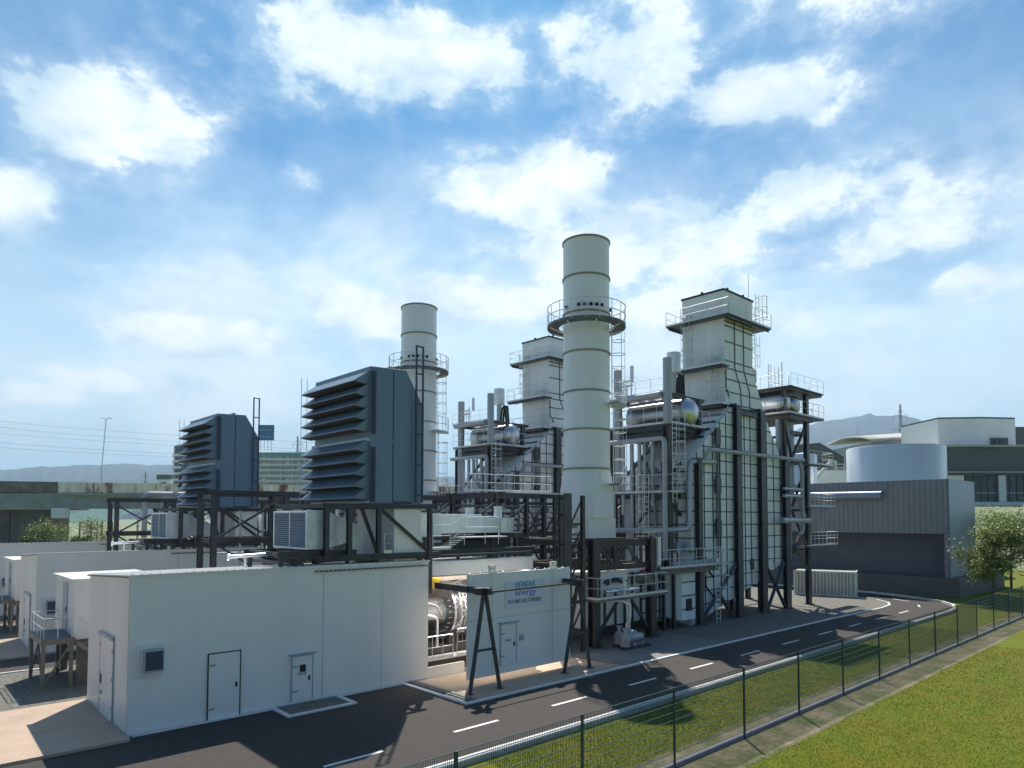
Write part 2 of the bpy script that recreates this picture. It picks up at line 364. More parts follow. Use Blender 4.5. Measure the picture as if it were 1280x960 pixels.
# ============================================================ GROUND
OUTER = [(-30,14.35),(54,14.35),(56.5,14.6),(58.6,15.3),(60.2,16.4),(61.4,18.0),(62.4,20.0),(63.2,22.5),(63.6,26),(63.6,95)]
INNER = [(5.62,22.66),(9.94,22.66),(9.94,21.45),(12.33,21.45),(12.33,22.66),(15.15,22.66),(15.15,18.75),(45,18.6),(53.2,18.35),(55.5,18.55),(57.2,19.2),(58.6,20.5),(59.4,22.6),(59.9,27),(59.9,95)]
b = MB(); b.add([(-6000,-2000,-.01),(9000,-2000,-.01),(9000,9000,-.01),(-6000,9000,-.01)], [(0,1,2,3)]); struct(b, 'terrain', FIELD)
flat('lawn', [(-60,-80),(150,-80),(150,60),(64,60),(64,96),(-30,96),(-60,20)], 0.0, GRASS)
flat('gravel_yard', OUTER+[(-30,95)], .004, GRAV)
flat('access_road', OUTER+list(reversed(INNER[6:]))+[(15.15,22.70),(-30,22.70)], .008, ASPH)
flat('gravel_bed', [(9.96,21.5),(12.3,21.5),(12.3,22.69),(9.96,22.69)], .014, GRAV)
flat('road_between_units', [(-30,35.4),(24,35.4),(24,38.7),(-30,38.7)], .008, ASPH)
flat('far_road_between_units', [(-30,51.8),(24,51.8),(24,55.1),(-30,55.1)], .008, ASPH)
for k, nm in enumerate(('concrete_apron','concrete_apron_far','concrete_apron_farthest')):
    b = MB(); b.box(-9, 5.48, 22.22+16.4*k, 28.15+16.4*k, -.02, .09); struct(b, nm, CONC)
flat('door_pad', [(15.85,18.86),(24.2,18.86),(23.6,22.7),(15.85,22.7)], .014, CONC)
flat('drain_channel', [(15.22,18.86),(15.62,18.86),(15.62,22.7),(15.22,22.7)], .014, GRAV)
b = MB(); b.box(15.64,15.82,18.86,22.68,.0,.05); b.beam((15.5,22.66,.03),(15.5,18.9,.03),.08,.05); struct(b, 'drain_edge', CONCG)
flat('grey_slab', [(24.4,18.86),(33,18.86),(33,22.6),(24.0,22.6)], .010, CONCG)
b = MB(); strip(b, INNER, .15, 0, .06); struct(b, 'kerb', KERBM)
b = MB(); strip(b, OUTER, .10, 0, .175); struct(b, 'outer_kerb', KERBM)
b = MB(); strip(b, [(x, y-.13) if x < 55 else (x+.09,y-.09) for x, y in OUTER], .14, -.01, .15); struct(b, 'outer_kerb_shaded_side', SIDEK)
b = MB()
for k in (1,2): strip(b, [(-30,18.9+16.4*k),(5.3,18.9+16.4*k)], .12, 0, .05)
struct(b, 'kerb_between_units', KERBM)
b = MB()
for i in range(-4, 11): b.add([(8.65+4.28*i,16.53,.014),(10.45+4.28*i,16.53,.014),(10.45+4.28*i,16.66,.014),(8.65+4.28*i,16.66,.014)], [(0,1,2,3)])
for (x0,y0,x1,y1) in ((56.2,16.75,57.4,17.2),(59.3,18.4,60.2,19.9),(61.2,22,61.7,24),(61.8,26.3,61.9,28.4)):
    d = Vector((x1-x0,y1-y0)).normalized(); nx, ny = -d.y*.07, d.x*.07
    b.add([(x0-nx,y0-ny,.014),(x1-nx,y1-ny,.014),(x1+nx,y1+ny,.014),(x0+nx,y0+ny,.014)], [(0,1,2,3)])
struct(b, 'road_markings', KERBM)
flat('fence_gravel_strip', [(-10,9.0),(90,9.4),(90,11.3),(-10,11.2)], .004, SOILM)

# ============================================================ ONE GENERATING UNIT (built once, copied with its parts 16.4 m further back)
DU = Vector((0,16.4,0))
U = []      # things of the unit that are repeated
def door(parent, x0, x1, y, z0, z1, m=WHITE, fm=None, txt=None, win=False, hood=False, name='door'):
    b = MB(); b.box(x0,x1,y-.035,y,z0,z1); d = b.build(name, m, parent, bevel=.006)
    b = MB(); t = .03
    b.box(x0-t,x0-.002,y-.045,y,z0,z1+t); b.box(x1+.002,x1+t,y-.045,y,z0,z1+t); b.box(x0-.002,x1+.002,y-.045,y,z1+.002,z1+t)
    b.build('door_frame', fm or TRIM, d)
    if hood: b = MB(); b.box(x0-.12,x1+.12,y-.13,y,z1+.05,z1+.1); b.build('rain_hood', TRIM, d)
    b = MB()
    for z in (z0+.35, z1-.35): b.box(x0-.02,x0+.2,y-.06,y-.036,z-.03,z+.03)
    b.build('hinge', TRIM, d)
    b = MB(); b.box(x1-.14,x1-.09,y-.075,y-.036,(z0+z1)/2-.1,(z0+z1)/2+.06); b.build('handle', DARK, d)
    if win: b = MB(); b.box((x0+x1)/2-.10,(x0+x1)/2+.12,y-.05,y-.036,z1-.55,z1-.3); b.build('window', GLASS, d)
    if txt: text(txt, .13, (x0+.28*(x1-x0),y-.04,(z0+z1)/2+.12), TEXTD, 'lettering', d)
    return d
def hall():
    t = thing('turbine_hall', 'long pale machine hall nearest the road, with an open bay at its right end', 'hall', (5.5,22.72,0))
    b = MB(); b.box(5.5,16.36,22.72,22.84,0,4.71); b.box(16.36,18.25,22.72,22.84,0,.45); b.box(16.36,22.34,22.76,22.9,4.12,4.62); b.box(22.2,22.34,22.76,22.9,0,4.12)
    b.build('front_wall', WHITE, t)
    b = MB()
    for x in (8.95+2.8,): b.box(x-.008,x+.008,22.712,22.719,.02,4.6)
    for x in (14.2,): b.box(x-.004,x+.004,22.714,22.719,.02,4.5)
    b.box(5.62,16.3,22.70,22.719,.01,.06)
    b.build('panel_seam', TRIM, t)
    b = MB(); b.prism([(22.845,0),(28.04,0),(28.04,4.42),(22.845,4.70)], 5.5, 5.62, 'YZ'); b.box(5.5,5.62,22.722,22.843,0,4.70); b.build('end_wall', ENDW, t)
    b = MB(); b.box(5.62,22.34,27.92,28.04,0,4.40); b.prism([(22.9,0),(27.92,0),(27.92,4.42),(22.9,4.62)], 22.34, 22.46, 'YZ'); b.build('rear_wall', WHITE, t)
    b = MB(); b.prism([(22.66,4.71),(28.1,4.43),(28.1,4.48),(22.66,4.78)], 5.44, 16.4, 'YZ')
    for i in range(44): x = 5.55+i*.25; b.prism([(22.67,4.78),(28.08,4.483),(28.08,4.51),(22.67,4.805)], x, x+.03, 'YZ')
    b.prism([(22.74,4.63),(28.1,4.36),(28.1,4.42),(22.74,4.69)], 16.41, 22.5, 'YZ')
    for i in range(24): x = 16.5+i*.25; b.prism([(22.73,4.69),(28.08,4.423),(28.08,4.45),(22.73,4.715)], x, x+.04, 'YZ')
    b.build('roof', ROOFW, t)
    b = MB(); b.box(5.43,5.5,22.66,28.1,4.72,4.745) if False else b.prism([(22.67,4.70),(28.1,4.42),(28.1,4.45),(22.67,4.735)], 5.405, 5.437, 'YZ'); b.build('roof_edge_trim', STEELB, t)
    g = MB(); g.box(11.4,16.3,22.62,22.70,4.55,4.60)
    g = g.build('door_rail', STEELB, t)
    b = MB()
    for i in range(27): b.lathe((11.5+i*.185,22.615,4.575), [(.001,0),(.022,0),(.022,-.02),(.001,-.025)], 6, 'Y', False)
    b.build('rail_bolts', ALU, g)
    door(t, 7.80, 8.79, 22.718, .04, 2.12, fm=DARK)
    door(t, 10.6, 11.34, 22.718, .12, 1.66, txt='BALB', win=True, hood=True)
    # louvred ventilation box
    v = MB(); v.box(5.72,6.42,22.6,22.718,1.72,2.66); vo = v.build('ventilation_box', ENDW, t, bevel=.01)
    v = MB(); v.box(5.86,6.40,22.42,22.598,1.86,2.54); vo2 = v.build('hood', TRIM, vo)
    v = MB(); v.box(5.89,6.37,22.41,22.418,1.92,2.48); v.build('grille', BLUED, vo2)
    # end door with a blue lintel
    v = MB(); v.box(5.462,5.498,24.4,26.1,.06,2.6); d = v.build('end_door', ENDW, t, bevel=.006)
    v = MB(); v.box(5.40,5.498,24.34,26.16,2.62,2.72); v.build('rain_hood', TRIM, d)
    v = MB(); v.box(5.452,5.498,24.34,24.39,.04,2.61); v.box(5.458,5.498,26.11,26.14,.04,2.61); v.build('door_frame', TRIM, d)
    v = MB(); v.box(5.43,5.46,25.82,25.88,1.05,1.35); v.box(5.44,5.46,25.78,25.86,.72,.82); v.build('handle', DARK, d)
    v = MB()
    for z in (.45,1.35,2.25): v.box(5.44,5.46,24.38,24.5,z,z+.1); v.box(5.44,5.46,26.0,26.1,z,z+.1)
    v.build('hinge', TRIM, d)
    # inside the open bay
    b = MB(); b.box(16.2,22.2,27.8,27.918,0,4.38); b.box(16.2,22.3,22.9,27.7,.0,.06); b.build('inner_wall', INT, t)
    b = MB()
    for x in (16.9,18.2,19.9,21.6): b.hbeam((x,27.6,.06),(x,27.6,4.2),.16,.16)
    b.hbeam((16.4,27.5,3.95),(22.2,27.5,3.95),.14,.24); b.build('inner_column', STEELB, t)
    b = MB(); b.hbeam((16.42,23.5,3.95),(22.2,23.5,3.95),.18,.26); b.hbeam((16.45,26.9,3.75),(22.2,26.9,3.75),.16,.22); b.hbeam((19.3,23.6,4.05),(19.3,27.3,4.05),.16,.2); c = b.build('overhead_crane', STEELB, t)
    b = MB(); b.box(16.45,17.25,23.12,23.19,3.55,4.0); b.build('yellow_hoist', YEL, c)
    b = MB(); b.box(17.0,21.8,22.93,23.05,4.34,4.40); 
    lm = bpy.data.materials.new('lamp_tube'); lm.use_nodes = True; e = lm.node_tree.nodes['Principled BSDF']; e.inputs['Emission Color'].default_value = (1,.86,.68,1); e.inputs['Emission Strength'].default_value = 3
    b.build('ceiling_lamp', lm, t)
    return t
H = hall()
al = bpy.data.lights.new('hall_lamp', 'AREA'); al.shape = 'RECTANGLE'; al.size = 4.8; al.size_y = .2; al.energy = 230; al.color = (1,.91,.80)
ao = bpy.data.objects.new('hall_lamp', al); COL.objects.link(ao); ao.location = (19.4,23.12,4.3); ao.rotation_euler = (R(35),0,0)
b = MB(); b.box(0,1,0,1,0,1)

# small cabin on the back of the hall, with its landing
def cabin():
    t = thing('control_cabin', 'small beige flat-roofed cabin behind the nearest hall, with a landing in front of it', 'cabin', (5.6,31.1,0))
    b = MB(); b.box(5.6,8.6,31.15,35.0,1.75,4.0); b.build('wall', ENDW, t)
    b = MB(); b.box(5.5,8.7,31.08,35.1,4.0,4.09); b.build('roof', ROOFW, t)
    b = MB(); b.box(5.57,5.598,32.4,33.3,1.9,3.85); d = b.build('door', PIPEP, t); b = MB(); b.box(5.545,5.569,32.47,32.53,2.7,2.9); b.build('handle', DARK, d)
    b = MB(); b.box(5.66,8.5,31.2,34.9,1.5,1.748)
    for x in (5.9,8.3):
        for y in (31.4,34.7): b.box(x-.12,x+.12,y-.12,y+.12,0,1.5)
    b.build('base_frame', STEELW, t)
    return t
CAB = cabin()
def landing():
    t = thing('access_landing', 'raised steel landing with white handrails and stairs behind the nearest hall', 'steel platform', (4.6,30.9,0))
    b = MB()
    for x, y in ((4.6,30.9),(4.6,33.6),(5.5,30.9),(5.5,33.6)): b.beam((x,y,0),(x,y,1.75),.12)
    b.beam((4.6,30.96,.1),(5.5,30.9,1.7),.06); b.beam((4.6,33.5,.3),(4.6,31.9,1.7),.06); b.beam((4.6,31,.2),(4.6,32.1,1.7),.06)
    b.build('leg', STEELW, t)
    b = MB(); b.beam((4.55,30.84,1.78),(5.56,30.84,1.78),.06,.2); b.beam((4.55,33.66,1.78),(5.56,33.66,1.78),.06,.2); b.beam((4.55,30.84,1.78),(4.55,33.66,1.78),.06,.2); b.beam((5.56,30.84,1.78),(5.56,33.66,1.78),.06,.2); b.build('edge_beam', STEELW, t)
    b = MB(); b.box(4.58,5.53,30.87,33.63,1.84,1.88); b.build('deck', BLUED, t)
    b = MB(); rail(b, [(5.5,30.9,1.88),(4.6,30.9,1.88),(4.6,33.6,1.88),(5.5,33.6,1.88)], .78, .6, .018, toe=False); b.build('handrail', ALU, t)
    b = MB()
    for s_ in (30.25,): pass
    b.prism([(5.6,1.84),(7.6,.1),(7.6,-.0),(5.6,1.62)], 30.35, 30.41); b.prism([(5.6,1.84),(7.6,.1),(7.6,0),(5.6,1.62)], 31.0, 31.06)
    for i in range(8): b.box(5.75+i*.24,5.98+i*.24,30.41,31.0,1.62-.205*i,1.65-.205*i)
    b.build('stairs', STEELW, t)
    b = MB(); b.box(5.9,6.5,31.3,31.9,0,1.45); b.build('cable_cabinet', STEELW, t)
    b = MB(); rail(b, [(5.62,30.36,1.84),(7.5,30.36,.15)], .85, .9, .016, toe=False); b.build('stair_rail', ALU, t)
    return t
LAND = landing()

# ------------------------------------------------------------ sliding door, gantry and turbine (nearest unit only)
def sliding():
    t = thing('sliding_door', 'big pale wall panel with a blue sign and a small door, slid open in front of the bay', 'sliding door', (16.65,20.5,.29))
    b = MB(); b.box(16.65,22.42,20.5,20.62,.29,4.31); b.build('panel', WHITE, t, bevel=.01)
    b = MB()
    for x in (17.85,21.3): b.box(x-.006,x+.006,20.492,20.499,.3,4.3); b.box(x-.16,x-.155,20.494,20.499,.3,4.3)
    b.box(16.66,22.41,20.492,20.499,2.515,2.53); b.build('panel_seam', TRIM, t)
    s = MB(); s.box(18.53,20.80,20.465,20.488,2.85,3.92); s = s.build('sign', SIGNM, t)
    text('SIEMENS', .40, (19.04,20.46,3.60), TEAL, 'lettering', s, sx=.80)
    text('energy', .36, (19.06,20.46,3.33), PURP, 'lettering', s, sx=1.22)
    text('SGT-800 GAS TURBINE', .235, (18.66,20.46,3.02), TEXTD, 'lettering', s, sx=.80)
    door(t, 18.30, 19.12, 20.5, .62, 2.22, txt='BALB', hood=True)
    b = MB(); b.box(19.33,19.56,20.46,20.499,1.48,1.72); b.build('notice_plate', TRIM, t)
    for x in (17.9,21.4):
        b = MB(); b.box(x-.16,x+.16,20.44,20.68,4.31,4.37); b.box(x-.15,x-.10,20.5,20.62,4.37,4.58); b.box(x+.10,x+.15,20.5,20.62,4.37,4.58); b.box(x-.16,x+.16,20.48,20.64,4.58,4.62); b.lathe((x,20.46,4.47),[(.001,0),(.06,0),(.06,.2),(.001,.2)],10,'Y'); b.build('hanger_bracket', ALU, t)
    for x in (16.75,17.3,18.5,19.4,20.3,20.9,22.0,22.35):
        b = MB(); b.lathe((x,20.56,4.31),[(.05,0),(.05,.035),(.001,.05)],8); b.build('roller_stud', ALU, t)
sliding()
def gantry():
    t = thing('door_gantry', 'dark steel gantry of two A-frames carrying the rail of the sliding door', 'gantry', (19.4,19.7,0))
    for i, (x0, x1, xt) in enumerate(((16.08,17.52,16.75),(21.17,22.74,22.0))):
        b = MB(); b.beam((x0,19.7,.02),(xt-.06,19.66,3.62),.11); b.beam((x1,19.66,.02),(xt+.06,19.66,3.62),.11)
        b.beam((x0+(xt-x0)*.42,19.68,1.55),(x1+(xt-x1)*.42,19.66,1.55),.08); b.box(x0-.12,x0+.12,19.55,19.85,0,.03); b.box(x1-.12,x1+.12,19.5,19.8,0,.03); b.build('a_frame', STEEL, t)
        b = MB(); b.beam((xt,19.35,3.74),(xt,22.7,3.74),.2,.24); b.box(xt-.35,xt+.35,19.5,19.8,3.62,3.66); b.build('cross_beam', STEEL, t)
    b = MB(); b.beam((16.3,19.62,3.68),(22.5,19.62,3.75),.05,.07); b.box(16.3,17.0,19.56,19.82,3.66,3.87); b.build('rail_beam', STEELB, t)
gantry()
def turbine():
    t = thing('gas_turbine', 'shiny gas turbine with a ribbed casing and bent pipes inside the open bay', 'gas turbine', (19.2,25,0))
    cx, cy, cz = 0, 25, 2.35
    b = MB(); b.lathe((0,cy,cz), [(.42,16.5),(.45,17.0),(.52,17.6),(.62,18.3),(.66,18.5),(.98,18.52)], 36, 'X'); b.build('inlet_casing', STAIN, t)
    b = MB()
    pr = [(.98,18.5),(1.28,18.52),(1.28,18.62),(1.2,18.64)]
    for i in range(7): x = 18.7+i*.2; pr += [(1.2-.01*i,x),(1.27-.01*i,x+.02),(1.27-.01*i,x+.07),(1.18-.01*i,x+.09)]
    pr += [(1.12,20.2),(1.3,20.25),(1.3,20.4),(1.15,20.45),(1.25,21.2),(1.4,22.1)]
    b.lathe((0,cy,cz), pr, 40, 'X')
    for x, r, n in ((18.57,1.24,36),(20.32,1.26,36),(18.5,.98,24)):
        for j in range(n):
            a = 2*math.pi*j/n; b.lathe((x-.08,cy+r*math.cos(a),cz+r*math.sin(a)), [(.001,0),(.03,0),(.03,.2),(.001,.2)], 6, 'X', False)
    b.build('compressor_casing', STAIN, t)
    b = MB(); rng = random.Random(3)
    for i in range(150):
        a = rng.uniform(2.2,4.7); x = rng.uniform(18.75,20.1); r = 1.27; p = V3(x,cy+r*math.cos(a),cz+r*math.sin(a)); q = V3(0,math.cos(a),math.sin(a))
        b.beam(p, p+q*rng.uniform(.04,.12), rng.uniform(.02,.06))
        if i%3 == 0:
            a2 = a+rng.uniform(-.5,.5); x2 = x+rng.uniform(-.4,.4); q2 = V3(0,math.cos(a2),math.sin(a2)); b.tube([p,p+q*.14,V3(x2,cy,cz)+q2*1.42,V3(x2,cy,cz)+q2*1.25],.012,5)
    b.build('instrument_fittings', ALU, t)
    b = MB(); 
    b.pipe([(16.5,23.9,3.5),(18.2,23.9,3.52),(19.3,24.1,3.75),(19.75,24.1,3.72),(19.8,24.1,3.3)], .05, 8); b.build('upper_pipe', ALU, t)
    b = MB(); b.pipe([(19.5,24.4,3.95),(22,24.4,3.75)], .045, 8); b.pipe([(20.6,24.2,3.85),(20.2,24.1,3.7),(20.3,24.0,3.3)], .05, 8); b.build('upper_pipe', ALU, t)
    for i in range(15):
        a0 = 2.0+rng.uniform(0,.5); x = 18.75+i*.11; rr_ = 1.31+.04*(i%3); b = MB(); b.tube([(x+.05*math.sin(k*1.1+i),cy+rr_*math.cos(a0+k*.25),cz+rr_*math.sin(a0+k*.25)) for k in range(7+i%4)], .014+.007*(i%3), 6); b.build('ring_pipe', ALU if i%2 else STEELW, t)
    b = MB(); b.pipe([(16.5,23.75,2.35),(17.2,23.75,2.35),(17.6,23.8,2.2),(17.6,23.8,1.0)], .07, 10); b.pipe([(17.0,23.8,2.9),(17.5,23.7,2.75),(17.9,23.9,2.3)], .05, 8); b.build('lower_pipe', ALU, t)
    b = MB(); b.box(16.5,22.1,24.0,26,.06,.95); b.box(16.9,17.2,24.2,25.8,.95,1.9); b.box(20.0,20.4,24.1,25.9,.95,1.6)
    for i in range(12): b.box(18.4+i*.22,18.5+i*.22,23.95,24.2,.95,1.0+.12*(i%4)+.4)
    b.build('skid', STEELB, t)
    b = MB(); b.box(16.4,18.1,23.2,23.9,.56,.62); b.box(18.1,20.8,23.2,23.9,.56,.62); b.build('walkway', GALV, t)
    b = MB(); rail(b, [(16.4,23.2,.62),(18.0,23.2,.62)], .95, .55, .02); rail(b, [(18.15,23.1,.62),(19.2,23.1,.62)], 1.15, .5, .02); rail(b, [(19.3,23.2,.62),(20.8,23.2,.62)], .95, .6, .02); b.build('handrail', ALU, t)
turbine()

# ------------------------------------------------------------ filter frame, filter house, cooler, intake duct
def fframe():
    t = thing('filter_support_frame', 'dark steel frame on the nearest hall roof, carrying the near blue filter house', 'steel frame', (14,25,4.7))
    for (x, y, z0) in ((11.87,22.8,5.0),(12.8,22.8,5.1),(14.06,22.8,5.1),(16.46,22.8,3.4),(11.87,27.4,4.45),(14.06,27.4,4.45),(16.46,27.4,4.45),(12.8,25.2,4.6)):
        b = MB(); b.hbeam((x,y,z0),(x,y,6.86),.17,.17); b.build('post', STEEL, t)
    b = MB()
    for y in (22.8,27.4): b.hbeam((11.7,y,6.94),(16.85,y,6.94),.16,.17); b.hbeam((11.6,y,5.0),(17,y,5.0),.2,.24)
    for x in (11.87,13.7,16.46): b.hbeam((x,22.9,6.93),(x,27.3,6.93),.15,.15); b.hbeam((x,22.9,5.0),(x,27.3,5.0),.15,.2)
    for x in (6.5+4.4,14,16): b.box(x-.1,x+.1,22.75,28,4.75,4.88)
    b.build('floor_beam', STEEL, t)
    for p, q in (((13.3,22.78,6.85),(14.0,22.78,5.15)),((14.15,22.78,6.8),(16.35,22.78,5.15)),((16.0,22.9,6.85),(16.45,23.6,5.2)),((11.9,27.4,6.8),(14,27.4,5.1)),((16.4,27.4,6.8),(14.1,27.4,5.1))):
        b = MB(); b.hbeam(p, q, .11, .11, .02); b.build('brace', STEELB, t)
    b = MB(); rail(b, [(14.3,22.75,5.12),(14.65,22.75,5.12),(14.65,23.6,5.12)], .75, .4, .018); b.build('handrail', ALU, t)
    return t
FF = fframe(); U.append(FF)
def fhouse():
    t = thing('filter_house', 'near blue air filter house with two banks of slanted louvre hoods', 'filter house', (14.9,25,7.04))
    b = MB(); b.prism([(13.64,7.04),(16.05,7.04),(16.05,11.12),(15.26,12.40),(13.64,12.33)], 22.8, 27.35); b.build('body', BLUE, t, bevel=.02)
    for l0 in ((11.71,11.23,10.78,10.32,9.87),(9.09,8.63,8.16,7.70,7.25)):
        for z in l0:
            b = MB(); b.add([(12.97,22.84,z),(13.639,22.84,z+.47),(13.639,27.31,z+.47),(12.97,27.31,z),(13.44,22.90,z-.09),(13.639,22.90,z-.04),(13.44,27.25,z-.09),(13.639,27.25,z-.04),(12.97,22.84,z-.03),(12.97,27.31,z-.03)],
                            [(0,1,2,3),(0,3,9,8),(0,8,4,5,1),(3,2,7,6,9)]); h = b.build('louvre_hood', BLUE, t, fixn=False)
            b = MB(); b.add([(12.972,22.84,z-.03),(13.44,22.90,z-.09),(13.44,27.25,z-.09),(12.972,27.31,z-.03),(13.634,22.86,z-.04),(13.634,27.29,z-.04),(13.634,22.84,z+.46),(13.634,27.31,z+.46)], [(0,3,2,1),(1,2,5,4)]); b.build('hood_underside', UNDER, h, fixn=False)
    for (z0, z1) in ((9.72,12.15),(7.12,9.2)):
        b = MB(); b.box(13.66,13.74,22.74,22.80,z0,z1); b.lathe((13.80,22.76,z0),[(.07,0),(.07,z1-z0)],8,'Z'); b.build('downpipe', BLUED, t)
    for z0, z1 in ((9.42,9.55),(7.05,7.14)): b = MB(); b.box(13.5,13.638,22.8,27.35,z0,z1); b.build('drip_ledge', TRIM, t)
    b = MB()
    for (z0, z1) in ((7.1,9.45),(9.55,12.25)): b.box(14.66,14.70,22.785,22.80,z0,z1)
    b.box(14.72,15.55,22.79,22.80,7.06,7.14); b.box(14.6,14.75,23.0,24.2,12.37,12.47); b.build('joint_strip', BLUED, t)
    for z in (10.9,8.3): b = MB(); b.lathe((13.7,22.73,z),[(.001,0),(.04,0),(.04,.02)],8,'Y'); b.build('bolt_cap', DARK, t)
    b = MB()
    for x in (15.66,15.98): b.beam((x,22.66,7.1),(x,22.66,13.45),.06)
    for z in (13.42,12.3,11.1,9.85,8.6,7.4): b.beam((15.66,22.66,z),(15.98,22.66,z),.05)
    b.build('ladder', BLUED, t)
    b = MB(); ladder(b, 13.25, 27.6, 7.0, 12.5, (1,0,0), (0,1,0), .26, None, .55, .014); b.build('rear_ladder', TRIM, t)
    return t
FH = fhouse(); U.append(FH)
def duct():
    t = thing('intake_duct', 'pale rectangular air duct under the near blue filter house', 'duct', (15.4,24,5.1))
    b = MB(); b.box(14.8,16.07,22.86,25.7,4.8,6.84); b.build('casing', WHITE, t)
    b = MB(); b.box(16.09,16.9,24.1,25.6,4.8,6.3); b.build('bend', WHITE, t)
    return t
ID = duct(); U.append(ID)
def cooler():
    t = thing('ventilation_unit', 'galvanised ventilation outlet with a blue-grey louvred face beside the near filter frame', 'ventilation unit', (12,24.4,5.3))
    b = MB(); b.box(11.27,12.04,23.02,25.8,5.34,6.74); b.build('housing', GALV, t, bevel=.01)
    b = MB()
    for x in (11.32,11.55,11.80,12.0): b.box(x-.012,x+.012,23.0,25.82,5.335,6.755)
    b.build('seam', ALU, t)
    b = MB(); n = 17
    for i in range(n):
        z = 5.42+i*.0755; b.add([(11.262,23.1,z+.06),(11.262,25.72,z+.06),(11.20,25.72,z),(11.20,23.1,z)], [(0,1,2,3)])
    b.build('louvre_blades', TRIM, t, fixn=False)
    b = MB(); b.box(11.245,11.266,23.06,25.76,5.38,6.70); b.build('louvre_backing', BLUED, t)
    b = MB(); b.box(11.2,11.27,23.0,23.08,5.34,6.74); b.box(11.2,11.27,25.74,25.82,5.34,6.74); b.box(11.2,11.27,24.38,24.42,5.42,6.7); b.box(11.2,11.27,23.08,25.74,6.68,6.74); b.box(11.2,11.27,23.08,25.74,5.34,5.41); b.build('louvre_frame', GALV, t)
    b = MB(); a0 = [(12.04,23.02,5.34),(12.04,25.8,5.34),(12.04,25.8,6.74),(12.04,23.02,6.74)]; a1 = [(13.15,23.3,5.62),(13.15,24.6,5.62),(13.15,24.6,6.3),(13.15,23.3,6.3)]
    b.add(a0+a1, [(0,1,5,4),(1,2,6,5),(2,3,7,6),(3,0,4,7)]); b.build('taper', GALV, t)
    b = MB(); pts = []
    for k in range(7):
        a = k*math.pi/12
        pts.append((13.15+.62*math.sin(a), 6.3-.62*(1-math.cos(a))-.0))
    prof = [(13.15,5.62),(13.15,6.3)]+[(13.15+.6*math.sin(k*math.pi/12),5.7+.6*math.cos(k*math.pi/12)) for k in range(1,7)]+[(13.75,5.0),(13.15,5.0)]
    b.prism(prof, 23.3, 24.6); b.build('elbow', GALV, t)
    b = MB(); b.hbeam((10.1,22.95,5.2),(13.2,22.95,5.2),.16,.2); b.hbeam((10.1,25.9,5.2),(13.2,25.9,5.2),.16,.2)
    for x in (10.3,11.3,12.6): b.hbeam((x,22.95,5.2),(x,25.9,5.2),.12,.16)
    for x, y in ((10.3,23.1),(11.0,23.1),(10.3,25.8),(12.9,25.8),(12.9,23.1)): b.hbeam((x,y,4.6),(x,y,5.1),.12,.12)
    b.hbeam((10.3,23.1,5.1),(10.9,23.1,4.75),.06,.06); b.hbeam((10.3,25.8,5.1),(11.6,25.8,4.75),.06,.06)
    b.build('stand', STEEL, t)
    b = MB(); b.tube([(8.9,24.2,5.12),(11.1,24.2,5.2)],.06,8); b.lathe((8.9,24.2,5.12),[(.12,0),(.12,.03)],10,'X'); b.tube([(9.5,24.2,5.12),(9.5,24.2,4.5)],.05,8); b.build('drain_pipe', ALU, t)
    return t
CO = cooler(); U.append(CO)
def silver():
    t = thing('silver_vent_housing', 'silver round-ended ventilation housing with two short chimneys on the roof behind the near filter frame', 'vent housing', (20.5,25,5.1))
    b = MB(); b.box(17.6,20.7,24.5,26.1,5.78,6.66); b.build('box', ALU, t, bevel=.02)
    b = MB(); b.box(17.2,18.3,24.46,26.2,5.4,6.7); b.build('inlet_bend', GALV, t)
    b = MB(); b.lathe((20.7,25.3,0),[(.001,6.58),(.78,6.58),(.80,6.54),(.80,5.8),(.001,5.8)],32,'Z',False); b.build('round_body', ALU, t)
    b = MB(); b.lathe((22.4,25.25,0),[(.001,6.5),(.74,6.5),(.76,6.46),(.76,5.78),(.001,5.78)],32,'Z',False); b.box(20.7,22.4,24.6,26.0,5.79,6.45); b.build('round_body', ALU, t)
    for x, z in ((20.5,6.93),(22.3,7.02)):
        b = MB(); b.lathe((x,25.2,0),[(.20,6.4),(.20,z),(.24,z),(.24,z+.05),(.18,z+.05),(.18,z-.3)],20,'Z',False); c = b.build('chimney', GALV, t)
    b = MB(); b.box(17.3,23.3,24.3,26.5,5.52,5.66); b.box(21.6,23.3,24.4,26.2,5.66,5.78)
    for x in (17.4,19.2,21.2,23.1):
        for y in (24.4,26.4): b.box(x-.06,x+.06,y-.06,y+.06,4.6,5.52)
    b.build('support_frame', STEELB, t)
    b = MB(); b.lathe((20.6,25.2,5.2),[(.3,-.5),(.34,0),(.2,.3)],16); b.box(19.0,22.8,24.8,26.2,4.7,5.45); b.build('plenum', STEELB, t)
    b = MB(); b.hbeam((17.0,23.3,5.02),(23.0,23.3,5.02),.2,.26); b.hbeam((17,22.95,4.9),(22.4,22.95,4.9),.14,.12); b.build('deck_beam', STEEL, t)
    b = MB(); b.box(17.0,17.95,23.3,24.2,4.9,5.25); rail(b, [(17.0,23.3,5.25),(17.9,23.3,5.25)], .95, .9, .02, toe=False)
    b.tube([(17.9,23.3,6.2),(18.7,23.4,6.55),(20.8,23.5,6.55),(20.9,23.5,5.6)],.02,4); b.tube([(18.0,23.3,5.6),(18.8,23.4,6.1),(20.8,23.5,6.1)],.02,4)
    for x in (18.8,20.0,20.8): b.tube([(x,23.45,5.3),(x,23.45,6.55)],.02,4)
    for i in range(5): b.box(17.95+i*.16,18.15+i*.16,23.4,24.1,5.25+i*.08,5.28+i*.08)
    b.box(18.6,21.3,23.4,24.2,5.62,5.66); b.build('access_stair', ALU, t)
    return t
SV = silver(); U.append(SV)

